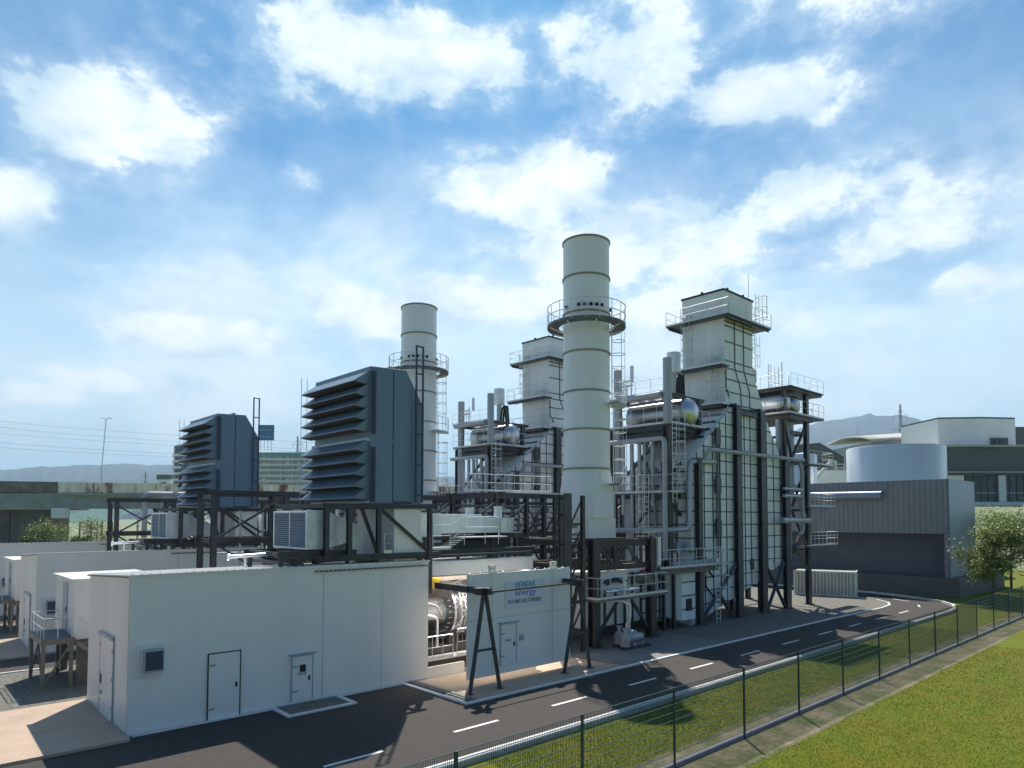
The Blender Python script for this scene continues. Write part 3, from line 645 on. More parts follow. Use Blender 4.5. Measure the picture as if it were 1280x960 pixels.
# ------------------------------------------------------------ pipe rack between the units
def rack():
    t = thing('pipe_rack', 'long dark steel pipe rack with cable trays running between the near and the far unit', 'pipe rack', (24,30.8,0))
    xs = [10.4,13.6,16.8,20.0,23.2,26.4,28.9,30.4,31.9,35.0,38.2]
    for x in xs:
        for y in (30.0,31.65):
            zt = 7.45+.55*max(0,min(1,(x-18)/10)); b = MB(); b.hbeam((x,y,0),(x,y,zt),.22 if x < 28 else .2,.22); b.build('post', STEEL, t)
    b = MB()
    for y in (30.0,31.65):
        b.hbeam((10.2,y,7.55),(24,y,7.6),.16,.24); b.hbeam((24,y,7.75),(38.4,y,8.05),.2,.3); b.hbeam((10.2,y,5.5),(38.4,y,5.5),.16,.26); b.hbeam((28.5,y,4.4),(38.4,y,4.4),.14,.2)
    for x in xs: b.hbeam((x,30,7.4),(x,31.65,7.4),.12,.16); b.hbeam((x,30,5.5),(x,31.65,5.5),.12,.16)
    b.build('rack_beam', STEEL, t)
    for i in range(len(xs)-1):
        x0, x1 = xs[i], xs[i+1]
        for p, q in (((x0+.1,29.95,5.6),(x1-.1,29.95,7.4)),((x0+.1,31.7,7.4),(x1-.1,31.7,5.6)),((x0+.1,30,5.35),(x1-.1,30,2.6 if i%2 else 3.4))): b = MB(); b.beam(p, q, .09); b.build('brace', STEEL, t)
    b = MB()
    for z in (5.75,6.1,6.45,6.8,7.15):
        b.box(20,38.2,30.25,31.4,z,z+.03); b.box(20,38.2,30.22,30.25,z-.02,z+.09)
    b.build('cable_tray', GRATE, t)
    rng = random.Random(11); b = MB()
    for z in (5.78,6.13,6.48,6.83):
        for k in range(26): x = 20.2+k*.7+rng.uniform(-.2,.2); b.box(x,x+rng.uniform(.25,.55),30.12,30.35,z+.0,z+.2)
    b.build('tray_fitting', PIPEP, t)
    b = MB(); b.box(27.5,31.5,29.7,30.3,7.98,8.06); rail(b, [(24,30.0,8.0),(31,30.0,8.1)], 1.0, .8, .02); b.build('walkway', GALV, t)
    b = MB()
    for x in (11.6,12.6,13.6): b.tube([(x,30.2,4.0),(x,30.2,6.8)],.05,6); b.lathe((x,30.2,5.9),[(.001,0),(.12,0),(.12,.05),(.001,.05)],10)
    b.box(10.8,14.5,30.0,31.2,4.9,4.96); b.build('valve_stand', PIPEP, t)
    return t
RK = rack(); U.append(RK)
def riser():
    t = thing('cable_riser', 'tall dark lattice mast with a cover plate behind the sliding door right edge', 'lattice mast', (25,22.7,0))
    b = MB(); b.box(23.88,24.40,22.22,22.28,.1,7.68); b.build('cover_plate', STEEL, t)
    b = MB(); b.hbeam((23.72,22.3,0),(23.72,22.3,7.6),.2,.14); b.hbeam((24.5,22.4,0),(24.5,22.4,7.6),.12,.12); b.hbeam((25.3,22.3,0),(25.3,22.3,7.6),.18,.18); b.hbeam((25.0,23.9,0),(25.0,23.9,7.6),.16,.16); b.hbeam((25.8,23.9,0),(25.8,23.9,7.6),.16,.16); b.build('leg', STEELB, t)
    for z in (1.0,2.4,3.6,4.8,6.2):
        
        for p, q, w in (((24.5,22.35,z),(25.3,22.35,z+1.2),.07),((24.5,22.35,z),(25.3,22.35,z),.1),((25.3,22.3,z),(25.8,23.9,z),.08),((25.0,23.9,z),(25.8,23.9,z+1.1),.07)): b = MB(); b.beam(p, q, w); b.build('brace', STEELB, t)
    b = MB()
    for z in (4.9,5.3,5.7,6.1): b.tube([(24.5,22.7,z),(25.3,22.7,z)],.1,8)
    b.build('cable_bundle', PIPEP, t)
    b = MB()
    for z in (2.2,3.6,5.2,6.6,7.4): b.box(23.66,23.78,22.14,22.22,z,z+.1)
    b.build('clamp', DARK, t)
    return t
RS = riser(); U.append(RS)

# ------------------------------------------------------------ stack and its frame
SX, SY = 28.95, 25.2
def stackframe():
    t = thing('stack_support_frame', 'heavy dark steel frame with V braces under the tall near chimney', 'steel frame', (29,25,0))
    for x in (26.5,31.3):
        for y in (22.6,27.6):
            b = MB(); b.hbeam((x,y,0),(x,y,5.4),.5,.42,.05); b.box(x-.4,x+.4,y-.35,y+.35,0,.06); b.build('column', STEELB, t)
    b = MB()
    for y in (22.6,27.6): b.hbeam((26.76,y,5.2),(31.05,y,5.2),.3,.36,.04); b.hbeam((26.76,y,3.95),(31.05,y,3.95),.25,.28,.04)
    for x in (26.5,31.3): b.hbeam((x,22.9,5.2),(x,27.3,5.2),.3,.34,.04); b.hbeam((x,22.9,3.95),(x,27.3,3.95),.2,.24)
    b.build('ring_beam', STEELB, t)
    for p, q in (((26.9,22.6,4.95),(28.0,22.6,4.1)),((28.2,22.6,4.1),(29.1,22.6,4.95)),((29.2,22.6,4.95),(30.3,22.6,4.1)),((26.8,22.6,.6),(28.5,22.6,2.3)),((31,22.6,.5),(29.4,22.6,2.3)),((26.8,27.6,4.0),(31,27.6,.5)),((26.8,27.6,.5),(31,27.6,4)),((28.15,22.6,4.08),(28.15,22.6,5.0)),((30.4,22.6,4.08),(30.4,22.6,5.0))):
        b = MB(); b.beam(p, q, .13); b.build('brace', STEEL, t)
    b = MB(); b.box(31.56,31.85,22.3,22.6,3.9,5.45); b.build('cabinet', WHITE, t)
    b = MB(); b.box(25.5,31.3,21.5,22.36,2.40,2.52); b.build('platform', STEELW, t)
    b = MB(); rail(b, [(25.5,22.3,2.52),(25.5,21.52,2.52),(31.3,21.52,2.52),(31.3,22.3,2.52)], 1.05, .9); b.build('handrail', RAIL, t)
    b = MB(); b.box(27.0,29.3,22.7,22.8,2.6,3.75); b.build('equipment_panel', WHITE, t)
    b = MB(); b.box(29.9,30.9,22.3,22.7,3.0,3.55); b.box(30.1,30.7,22.0,22.3,2.9,3.2); b.build('actuator_box', STEELW, t)
    b = MB(); b.lathe((30.35,22.4,3.56),[(.001,.18),(.09,.15),(.11,0)],10); b.build('handwheel', REDP, t)
    b = MB()
    for x, z in ((27.5,3.2),(28.1,3.3),(28.7,3.2)): b.lathe((x,22.45,z),[(.001,0),(.15,0),(.17,.1),(.12,.2),(.001,.2)],14,'Y'); b.box(x-.25,x+.25,22.4,22.6,z-.04,z+.04)
    b.build('valve', STEEL, t)
    b = MB(); b.pipe([(28.3,22.1,2.55),(28.3,22.1,3.35),(28.3,22.7,3.35)],.07,8); b.tube([(27.0,22.3,2.75),(29.8,22.3,2.75)],.09,8); b.build('panel_pipe', ALU, t)
    return t
SF = stackframe(); U.append(SF)
def stack():
    t = thing('exhaust_stack', 'tallest and nearest round cream chimney with a ring platform', 'chimney', (SX,SY,5.4))
    b = MB(); b.lathe((SX,SY,0), [(1.16,20.0),(1.22,22.1),(1.30,22.12),(1.30,9.22)], 56, 'Z'); b.build('shell', STK, t)
    zs = [8.05]; b = MB(); ring = []; n = 16
    # round to square transition
    top = [(SX+1.30*math.cos(2*math.pi*j/n+math.pi/n), SY+1.30*math.sin(2*math.pi*j/n+math.pi/n), 9.22) for j in range(n)]
    def sq(h, j):
        a = 2*math.pi*j/n+math.pi/n; c, s_ = math.cos(a), math.sin(a); k = h/max(abs(c),abs(s_)); k = min(k, h*1.30); return c*k, s_*k
    mid = [(SX+sq(1.24,j)[0], SY+sq(1.24,j)[1], 8.1) for j in range(n)]
    bot = [(x,y,6.5) for x,y,z in mid]
    b.add(top+mid+bot, [(j,(j+1)%n,n+(j+1)%n,n+j) for j in range(n)]+[(n+j,n+(j+1)%n,2*n+(j+1)%n,2*n+j) for j in range(n)]+[tuple(range(2*n,3*n))])
    b.build('transition', STK, t)
    b = MB(); b.box(27.85,29.7,24.1,26.3,5.4,6.49); b.box(29.72,30.25,24.2,26.2,5.4,6.49); b.build('base_duct', WHITE, t)
    for z in (22.05,19.95,17.9,15.7,13.5,11.38,9.22): b = MB(); b.lathe((SX,SY,z),[(1.302,-.06),(1.36,-.06),(1.36,.03),(1.302,.03)],56,'Z',False); b.build('stiffening_ring', RING, t)
    p = MB(); p.lathe((SX,SY,17.2),[(1.55,0),(2.2,0),(2.2,.06),(1.55,.06),(1.55,0)],48,'Z',False); p.lathe((SX,SY,17.2),[(2.205,-.03),(2.205,.13)],48,'Z',False); po = p.build('ring_platform', GRATE, t)
    p = MB()
    for a in range(8): an = a*math.pi/4+.2; p.beam((SX+1.31*math.cos(an),SY+1.31*math.sin(an),16.85),(SX+2.1*math.cos(an),SY+2.1*math.sin(an),17.16),.06)
    p.build('bracket', STK, po)
    p = MB()
    for z in (17.8,18.32): p.ring((SX,SY,z),2.19,.026,48)
    for i in range(18): a = 2*math.pi*i/18; p.tube([(SX+2.19*math.cos(a),SY+2.19*math.sin(a),17.2),(SX+2.19*math.cos(a),SY+2.19*math.sin(a),18.32)],.024,4)
    p.build('handrail', RAIL, po)
    for a in (3.55,4.05,4.3,3.8,4.55,5.4,2.9):
        p = MB(); x, y = SX+1.36*math.cos(a), SY+1.36*math.sin(a); p.lathe((x,y,18.1),[(.001,0),(.09,.02),(.10,.10),(.06,.18),(.001,.2)],10); p.build('aviation_lamp', DARK, t)
    a = -.92; lx, ly = SX+1.42*math.cos(a), SY+1.42*math.sin(a); od = (math.cos(a),math.sin(a),0); wd = (-math.sin(a),math.cos(a),0)
    for aa in ((lx, ly, 12.8, 18.2, wd, od, .42, (13.4,16.9), .3),(lx+.1, ly, 8.4, 12.8, wd, od, .42, (9.0,12.1), .3),(lx+.2, ly, 5.5, 8.3, wd, od, .42, None, .3)): p = MB(); ladder(p, *aa); p.build('ladder', RAIL, t)
    for z in (12.75,8.3):
        p = MB(); p.lathe((SX,SY,z),[(1.36,0),(2.25,0),(2.25,.07),(1.36,.07)],14,'Z',False,-1.5,-.45); po = p.build('balcony', RAIL, t)
        p = MB()
        for zz in (z+.55,z+1.05): p.ring((SX,SY,zz),2.22,.022,12,-1.5,-.45)
        for i in range(6): a2 = -1.5+i*.21; p.tube([(SX+2.22*math.cos(a2),SY+2.22*math.sin(a2),z),(SX+2.22*math.cos(a2),SY+2.22*math.sin(a2),z+1.05)],.022,4)
        p.build('handrail', RAIL, po)
    return t
ST = stack(); U.append(ST)

# ------------------------------------------------------------ boiler casing + tower
YB0, YB1 = 23.2, 27.4
def stiff(mb, poly, y, xs, zs, w=.065, dpt=.04, sgn=-1):
    # stiffener grid clipped to a convex XZ outline, standing proud of the plate
    def clip(axis, val):
        out = []; n = len(poly)
        for i in range(n):
            a, b_ = poly[i], poly[(i+1)%n]; k0, k1 = a[axis]-val, b_[axis]-val
            if (k0 <= 0) != (k1 <= 0): out.append(a[1-axis]+(b_[1-axis]-a[1-axis])*k0/(k0-k1))
        return (min(out), max(out)) if len(out) >= 2 else None
    for x in xs:
        c = clip(0, x)
        if c: mb.box(x-w/2,x+w/2,min(y,y+sgn*dpt),max(y,y+sgn*dpt),c[0],c[1])
    for z in zs:
        c = clip(1, z)
        if c: mb.box(c[0],c[1],min(y,y+sgn*(dpt-.004)),max(y,y+sgn*(dpt-.004)),z-w/2,z+w/2)
BP = [(36.3,-.0),(41.5,1.35),(44.3,2.1),(48.75,3.45),(48.75,9.9),(48.3,10.7),(46.8,12.4),(45.7,13.85),(41.1,13.85),(36.3,10.1)]
def boiler():
    t = thing('heat_recovery_boiler', 'near boiler clad in cream plates with a grid of dark ribs and tall black columns', 'boiler', (42,25,0))
    b = MB(); b.prism(BP, YB0, YB1); b.build('casing', CREAM, t)
    b = MB(); xs = [36.9,37.75,38.75,39.65,40.4,42.8,43.6,45.9,46.9,47.9]; zs = [.82*i+.35 for i in range(1,17)]
    stiff(b, BP, YB0, xs, zs); stiff(b, BP, YB1, xs, zs, sgn=1)
    for z in zs:
        if z < 9.9: b.box(36.21,36.298,YB0,YB1,z-.03,z+.03)
    for y in (24.2,25.3,26.4): b.box(36.205,36.296,y-.03,y+.03,.1,10.1)
    b.build('stiffener_rib', STEEL, t)
    for x0, x1, zt in ((36.6,37.0,10.2),(41.24,41.85,13.98),(44.5,45.15,13.98),(48.05,48.72,10.6)):
        for y0, y1, s_ in ((22.82,23.14,0),(27.46,27.80,1)):
            b = MB(); b.box(x0,x1,y0,y0+.06,0,zt); b.box(x0,x1,y1-.06,y1,0,zt); b.box((x0+x1)/2-.04,(x0+x1)/2+.04,y0+.06,y1-.06,0,zt); b.box(x0-.08,x1+.08,y0-.1,y1+.1,0,.05)
            for k in range(int(zt/1.64)): b.box(x0+.02,x1-.02,y0+.062,y1-.062,1.6+1.64*k,1.64+1.64*k)
            b.build('column', STEEL, t)
    b = MB(); b.hbeam((41.9,22.95,13.6),(44.15,22.95,13.6),.3,.4); b.hbeam((41.4,22.95,13.95),(41.4,27.6,13.95),.2,.3); b.hbeam((44.7,22.95,13.95),(44.7,27.6,13.95),.2,.3); b.build('top_beam', STEEL, t)
    for p, q in (((36.9,22.95,.2),(40.95,22.95,3.4)),((40.6,22.95,.15),(38.9,22.95,1.8)),((45.3,22.95,.2),(47.8,22.95,3.3)),((45.2,22.95,3.2),(47.9,22.95,.15)),((42,27.6,.2),(44.1,27.6,2.0)),((45.3,27.6,.2),(47.8,27.6,3.3))):
        b = MB(); b.tube([p,q],.12,8); b.build('diagonal_brace', BLUED if p[0] in (36.9,45.3) else STEEL, t)
    b = MB()
    for x in (38.2,42.4,43.4,46.3):
        for y in (24,26.6): b.hbeam((x,y,0),(x,y,(x-36)*.27+.2),.25,.25)
    b.hbeam((37,25,.9),(48,25,2.6),.3,.3); b.build('under_frame', STEEL, t)
    # access panels, small marks, conduits
    b = MB()
    for x, z, w, h in ((43.45,3.0,.35,.75),(47.9,8.1,.5,.8),(48.1,5.5,.5,.7),(47.9,10.6,.45,.9)): b.box(x,x+w,YB0-.1,YB0-.0,z,z+h)
    for x in (37.4,39.0,40.1,42.3,43.2,46.6): b.box(x,x+.28,YB0-.03,YB0-.0,3.33+(x-37)*.01,3.39+(x-37)*.01)
    b.build('access_hatch', STEEL, t)
    b = MB()
    for x in (38.95,39.12,39.3): b.tube([(x,YB0-.16,4.0),(x,YB0-.16,11.6)],.04,6)
    for z in (5.4,8.1,11.2): b.prism([(38.85,z),(39.4,z),(39.4,z+.9),(39.25,z+1.1),(39.0,z+1.1),(38.85,z+.9)], YB0-.26, YB0-.12)
    b.build('conduit', STEEL, t)
    b = MB()
    for z in (2.3,3.5): b.pipe([(37.6,YB0-.15,z+.6),(37.5,YB0-.2,z),(38.4,YB0-.2,z-.7)],.06,6)
    b.build('hose', DARK, t)
    # inclined roof panels on the left shoulder
    b = MB()
    for k in range(5): x = 38.0+k*.7; z = 10.28+(x-36.3)*.78; b.box(x,x+.12,YB0+.15,YB1-.15,z-.06,z+.12)
    b.build('shoulder_rib', STEEL, t)
    b = MB(); b.add([(36.25,YB0+.12,10.13),(41.05,YB0+.12,13.89),(41.05,YB1-.12,13.89),(36.25,YB1-.12,10.13),(36.22,YB0+.12,10.17),(41.02,YB0+.12,13.93),(41.02,YB1-.12,13.93),(36.22,YB1-.12,10.17)],[(0,1,2,3),(7,6,5,4),(0,4,5,1),(1,5,6,2),(2,6,7,3),(3,7,4,0)]); b.build('shoulder_plate', CREAM, t)
    return t
BO = boiler(); U.append(BO)
TX0, TX1, TY0, TY1 = 41.18, 45.09, 23.65, 26.9
def btower():
    t = thing('boiler_flue_tower', 'square cream flue tower above the near boiler, ringed by platforms', 'flue tower', (43,25.2,13.9))
    TP = [(TX0,21.85),(TX1,21.85),(TX1-.15,16.9),(45.95,15.1),(46.85,13.0+.9),(TX0+.1,13.9),(TX0,16.5)]
    b = MB(); b.prism(TP, TY0, TY1); b.build('casing', CREAM, t)
    b = MB(); b.box(TX0-.06,TX1+.06,TY0-.06,TY1+.06,21.852,21.97)
    for x in (TX0+.5,TX0+2.6): b.box(x,x+.1,TY0-.02,TY0+.1,21.97,22.12)
    b.box(TX0-.02,TX0+.1,TY0+1.6,TY0+1.75,21.97,22.1); b.build('cap', DARK, t)
    CP = [(TX0,20.0),(TX1,20.0),(TX1-.15,16.9),(45.95,15.1),(46.85,13.9),(TX0+.1,13.9),(TX0,16.5)]
    b = MB()
    for z in (19.75,19.45,18.4,17.1,16.6,15.85,15.0,14.2):
        xr = 45.0 if z > 16.9 else (45.0+(16.9-z)/1.8 if z > 15.1 else 46+(15.1-z)*.75)
        b.box(TX0+.02,xr,TY0-.04,TY0-.0,z-.035,z+.035)
    for x in (42.5,43.7): b.beam((x,TY0-.02,19.9),(x,TY0-.02,16.7),.07,.05,up=(0,1,0)); b.beam((x,TY0-.02,16.7),(x+.75,TY0-.02,15.3),.07,.05,up=(0,1,0)); b.beam((x+.75,TY0-.02,15.3),(x+.8,TY0-.02,13.9),.07,.05,up=(0,1,0))
    b.beam((TX0+.1,TY0-.02,16.5),(TX0+.1,TY0-.02,15.3),.07,.09,up=(0,1,0)); b.beam((TX0+.1,TY0-.02,15.3),(TX0+.55,TY0-.02,14.6),.07,.09,up=(0,1,0))
    b.build('stiffener_rib', STEEL, t)
    for nm, z, x0, x1, y0, y1 in (('upper_platform',19.95,40.5,46.4,22.95,27.8),('middle_platform',16.6,40.25,41.2,23.3,27.9),('lower_platform',13.95,40.1,41.15,23.3,27.9)):
        b = MB()
        if nm == 'upper_platform':
            b.box(x0,x1,y0,TY0-.002,z,z+.07); b.box(x0,x1,TY1+.002,y1,z,z+.07); b.box(x0,TX0-.002,TY0,TY1,z,z+.07); b.box(TX1+.002,x1,TY0,TY1,z,z+.07)
            for y in (y0+.15,y1-.15): b.beam((x0+.1,y,z-.08),(x1-.1,y,z-.08),.08,.14)
        else: b.box(x0,x1,y0,y1,z,z+.07); b.beam((x0+.1,y0+.1,z-.08),(x0+.1,y1-.1,z-.08),.08,.14)
        po = b.build(nm, STEEL, t)
        b = MB()
        if nm == 'upper_platform': rail(b, [(x0,y0,z+.07),(x1,y0,z+.07),(x1,y1,z+.07),(x0,y1,z+.07),(x0,y0,z+.07)], 1.05, 1.1)
        else: rail(b, [(x1,y0,z+.07),(x0,y0,z+.07),(x0,y1,z+.07),(x1,y1,z+.07)], 1.05, 1.0)
        b.build('handrail', RAIL, po)
    for aa in ((41.1, 26.3, 16.7, 20.9, (0,1,0), (-1,0,0), .45, (17.4,20.8), .3),(41.1, 24.35, 14.0, 17.6, (0,1,0), (-1,0,0), .45, (15.0,17.6), .3),(45.3, 23.4, 20, 22.4, (1,0,0), (0,-1,0), .45, (20.6,22.2), .3),(45.6, 24.0, 15.4, 20, (0,1,0), (1,0,0), .45, (17.4,19.6), .3)): b = MB(); ladder(b, *aa); b.build('ladder', RAIL, t)
    b = MB(); b.tube([(44.9,TY0+.2,21.9),(44.9,TY0+.2,23.9)],.02,4); b.build('lightning_rod', RAIL, t)
    b = MB(); b.box(45.4,46.2,24.0,24.8,16.3,17.2); b.build('side_box', PIPEP, t)
    return t
BT = btower(); U.append(BT)

# ------------------------------------------------------------ drum tower in front of the boiler
def drumtower():
    t = thing('drum_tower', 'dark steel tower with two railed decks at the left side of the near boiler', 'steel tower', (36.5,26,0))
    for x, y, w in ((34.95,23.95,.42),(34.95,28.1,.34),(38.4,23.95,.3),(38.4,28.1,.3)):
        b = MB(); b.hbeam((x,y,0),(x,y,14.1 if x > 38 else 12.1),w,w,.04); b.build('column', STEELB if x < 38 else STEEL, t)
    b = MB()
    for z in (12.05,7.85,11.65):
        b.hbeam((34.95,23.95,z),(38.9,23.95,z),.16,.26); b.hbeam((34.95,28.1,z),(38.9,28.1,z),.16,.26); b.hbeam((34.95,23.9,z),(34.95,28.3,z),.16,.26)
    b.hbeam((34.9,23.9,14.05),(39.0,23.9,14.05),.14,.2); b.hbeam((34.9,28.2,14.05),(39,28.2,14.05),.14,.2); b.hbeam((38.9,23.9,14.05),(38.9,28.2,14.05),.14,.2)
    b.hbeam((34.95,25.5,5.4),(34.95,28.2,5.4),.16,.5)
    b.build('floor_beam', STEEL, t)
    for p, q in (((35.1,23.95,8.9),(38.2,23.95,11.5)),((35.1,23.95,7.6),(38.2,23.95,5.2)),((35.1,23.95,2.5),(38.2,23.95,5.2)),((34.95,27.9,8.5),(34.95,24.6,11.3)),((34.95,27.9,4.2),(34.95,25.0,7.5))):
        b = MB(); b.beam(p, q, .15); b.build('brace', STEEL, t)
    for nm, z, x0, x1, y0, y1 in (('upper_deck',12.2,34.75,39.2,23.6,28.5),('middle_deck',8.0,34.6,39.2,23.4,28.5)):
        b = MB(); b.box(x0,x1 if z > 10 else 35.9,y0,y1,z-.03,z+.05)
        if z < 10: b.box(35.9,x1,y0,y0+.75,z-.03,z+.05)
        po = b.build(nm, GRATE, t)
        b = MB(); rail(b, [(x1,y0,z+.05),(x0,y0,z+.05),(x0,y1,z+.05)], 1.08, .9); b.build('handrail', RAIL, po)
    b = MB(); b.box(34.7,36.5,23.8,28.5,14.12,14.18); po = b.build('roof_deck', GRATE, t); b = MB(); rail(b, [(34.7,23.8,14.18),(34.7,28.5,14.18)], .9, 1.2, .018); b.tube([(34.9,26.6,14.2),(34.9,26.6,15.5)],.05,6); b.tube([(34.9,26.9,14.2),(34.9,26.9,15.3)],.03,6)
    for z in (14.9,15.2): b.box(34.85,34.95,26.5,27.3,z,z+.1)
    b.build('handrail', RAIL, po)
    for aa in ((34.72, 23.3, 7.4, 13.3, (1,0,0), (0,-1,0), .42, (8.8,12.8), .3),(34.4, 25.2, 3.9, 9.2, (0,1,0), (-1,0,0), .45, (5.4,9.2), .3)): b = MB(); ladder(b, *aa); b.build('ladder', RAIL, t)
    return t
DT = drumtower(); U.append(DT)
def drum():
    t = thing('steam_drum', 'polished steam drum lying under the roof deck of the near drum tower', 'steam drum', (36.9,26,12.3))
    R_ = .90; cx, cz = 36.95, 13.13
    pr = [(.001,-.42),(.25,-.40),(.5,-.32),(.68,-.18),(.83,-.02),(R_,.14),(R_,4.3),(.7,4.5),(.4,4.66),(.001,4.7)]
    b = MB(); b.lathe((cx,23.62,cz), pr, 44, 'Y'); b.build('shell', STAIN, t)
    b = MB()
    for y in (24.5,27.2): b.box(cx-.6,cx+.6,y-.08,y+.08,12.25,12.62)
    b.build('saddle', STEEL, t)
    for y in (24.6,25.5,26.5,27.3):
        b = MB(); b.lathe((cx,y,cz+.7),[(.22,0),(.22,.35),(.27,.35),(.27,.42),(.001,.42)],16,'Z',False); b.build('nozzle', ALU, t)
    b = MB(); b.tube([(cx-.75,24.6,cz+.78),(cx-.75,27.9,cz+.78)],.09,10); b.build('header', STAIN, t)
    return t
DR = drum(); U.append(DR)
def pipework():
    t = thing('boiler_pipework', 'bundle of grey clad pipes on the left side of the near boiler', 'pipework', (35.5,25,1))
    def pp(pts, r, m=PIPEP, n=14, nm='pipe', br=None): b = MB(); b.pipe(pts, r, n, br); b.build(nm, m, t)
    pp([(34.85,23.85,12.3),(34.85,23.85,16.24)], .27, PIPEP, 20, 'vent_pipe')
    pp([(35.05,27.8,8.1),(35.05,27.8,16.1)], .27, PIPEP, 20, 'vent_pipe')
    pp([(34.5,24.1,14.0),(34.5,27.9,14.0)], .2, PIPEP, 16)
    pp([(34.35,28.2,11.3),(34.35,23.75,11.3),(34.35,23.75,9.0),(34.35,23.75,4.0)], .15, PIPEP, 16)
    for y, z0 in ((27.3,6.7),(26.6,5.2),(26.0,6.6),(25.6,7.5),(25.0,7.2)): pp([(34.9,y,z0),(34.9,y,11.2)], .13 if y != 25.6 else .09)
    pp([(34.9,26.9,6.6),(34.9,26.9,3.5)], .17); pp([(34.8,26.2,5.3),(34.8,26.2,3.6)], .10)
    pp([(34.5,27.6,5.7),(34.5,24.6,5.75),(34.55,23.3,5.8),(36.0,23.2,5.85),(36.0,23.1,9.95),(38.6,22.95,10.05)], .17, PIPE)
    pp([(37.4,23.1,9.9),(37.4,22.6,10.75),(50.3,22.5,10.8)], .13, PIPEP)
    pp([(34.9,24.1,12.4),(36.3,23.9,12.4)], .07)
    for k in range(4): pp([(36.0,24.4+.6*k,5.0-.4*k),(36.0,24.5+.6*k,8.8),(35.3,24.5+.6*k,9.6)], .11)
    b = MB(); b.lathe((36.05,24.2,15.55),[(.18,-.05),(.43,0),(.43,1.25),(.36,1.25),(.36,.4)],28,'Z',False); b.build('silencer', GALV, t)
    pp([(36.05,24.2,13.9),(36.05,24.2,15.6)], .2, PIPEP, 16)
    b = MB(); b.lathe((36.0,27.4,15.5),[(.12,-.05),(.12,1),(.1,1)],16); b.build('silencer', GALV, t)
    for dx in (.55,.8): b = MB(); b.pipe([(35.5+dx,24.0,13.9),(35.55+dx,24.0,15.0),(35.95+dx,24.0,15.6),(36.2+dx,24.1,13.9)], .09, 10, .3); b.build('relief_bend', DARK, t)
    b = MB(); b.lathe((36.2,23.5,4.7),[(.001,-.3),(.25,-.3),(.28,0),(.25,.3),(.001,.3)],16,'X'); b.box(35.4,37.0,23.6,24.2,4.4,5.0); b.build('valve_body', PIPEP, t)
    return t
PW = pipework(); U.append(PW)
def inlet():
    t = thing('boiler_inlet_duct', 'white panelled duct low between the near chimney frame and the boiler', 'duct', (31,25,.7))
    b = MB(); b.box(26.9,34.0,23.7,27.0,.72,3.5); b.build('casing', WHITE, t)
    b = MB(); b.add([(34.02,23.7,.72),(34.02,27,.72),(34.02,27,3.5),(34.02,23.7,3.5),(34.75,22.92,.45),(34.75,27.3,.45),(34.75,27.3,3.45),(34.75,22.92,3.45)], [(0,1,5,4),(1,2,6,5),(2,3,7,6),(3,0,4,7),(0,3,2,1)]); b.build('flare', WHITE, t)
    b = MB(); b.box(34.752,36.2,22.92,27.3,.47,3.45); b.build('flare_box', CREAM, t)
    b = MB(); b.box(35.2,35.75,22.85,22.918,1.0,1.7); b.build('vent_grille', DARK, t)
    b = MB()
    for x in (27.7,28.6,29.5,30.3,31.0,31.8,32.7,33.6): b.box(x-.05,x+.05,23.6,23.698,.72,3.5)
    for z in (1.1,1.9,2.7,3.5): b.box(31.8,34.0,23.62,23.698,z-.04,z+.04); b.box(34.8,36.2,22.86,22.918,z-.03,z+.03)
    b.build('stiffener_rib', STEEL, t)
    b = MB()
    for x in (32.1,33.2,34.2): b.hbeam((x,23.1,0),(x,23.1,3.4),.18,.18)
    b.build('support_post', STEEL, t)
    return t
IL = inlet()
def lowplat():
    t = thing('boiler_front_platform', 'railed steel platform low on the road side of the near boiler with a caged ladder', 'steel platform', (35.6,22.9,0))
    b = MB(); b.box(31.9,38.2,22.35,22.7,3.55,3.65); b.box(31.9,36.2,22.71,23.4,3.55,3.65); b.hbeam((32,22.45,3.42),(38.1,22.45,3.42),.12,.22); b.build('deck', STEELW, t)
    b = MB(); rail(b, [(31.9,22.37,3.65),(38.2,22.37,3.65),(38.2,22.7,3.65)], 1.05, .95); b.build('handrail', RAIL, t)
    b = MB(); b.box(33.4,38.0,22.5,22.68,3.66,4.0); b.build('cable_duct', WALLB, t)
    b = MB(); ladder(b, 37.75, 22.28, .1, 4.7, (1,0,0), (0,-1,0), .42, (2.3,4.7), .28); b.build('ladder', RAIL, t)
    return t
LP = lowplat()
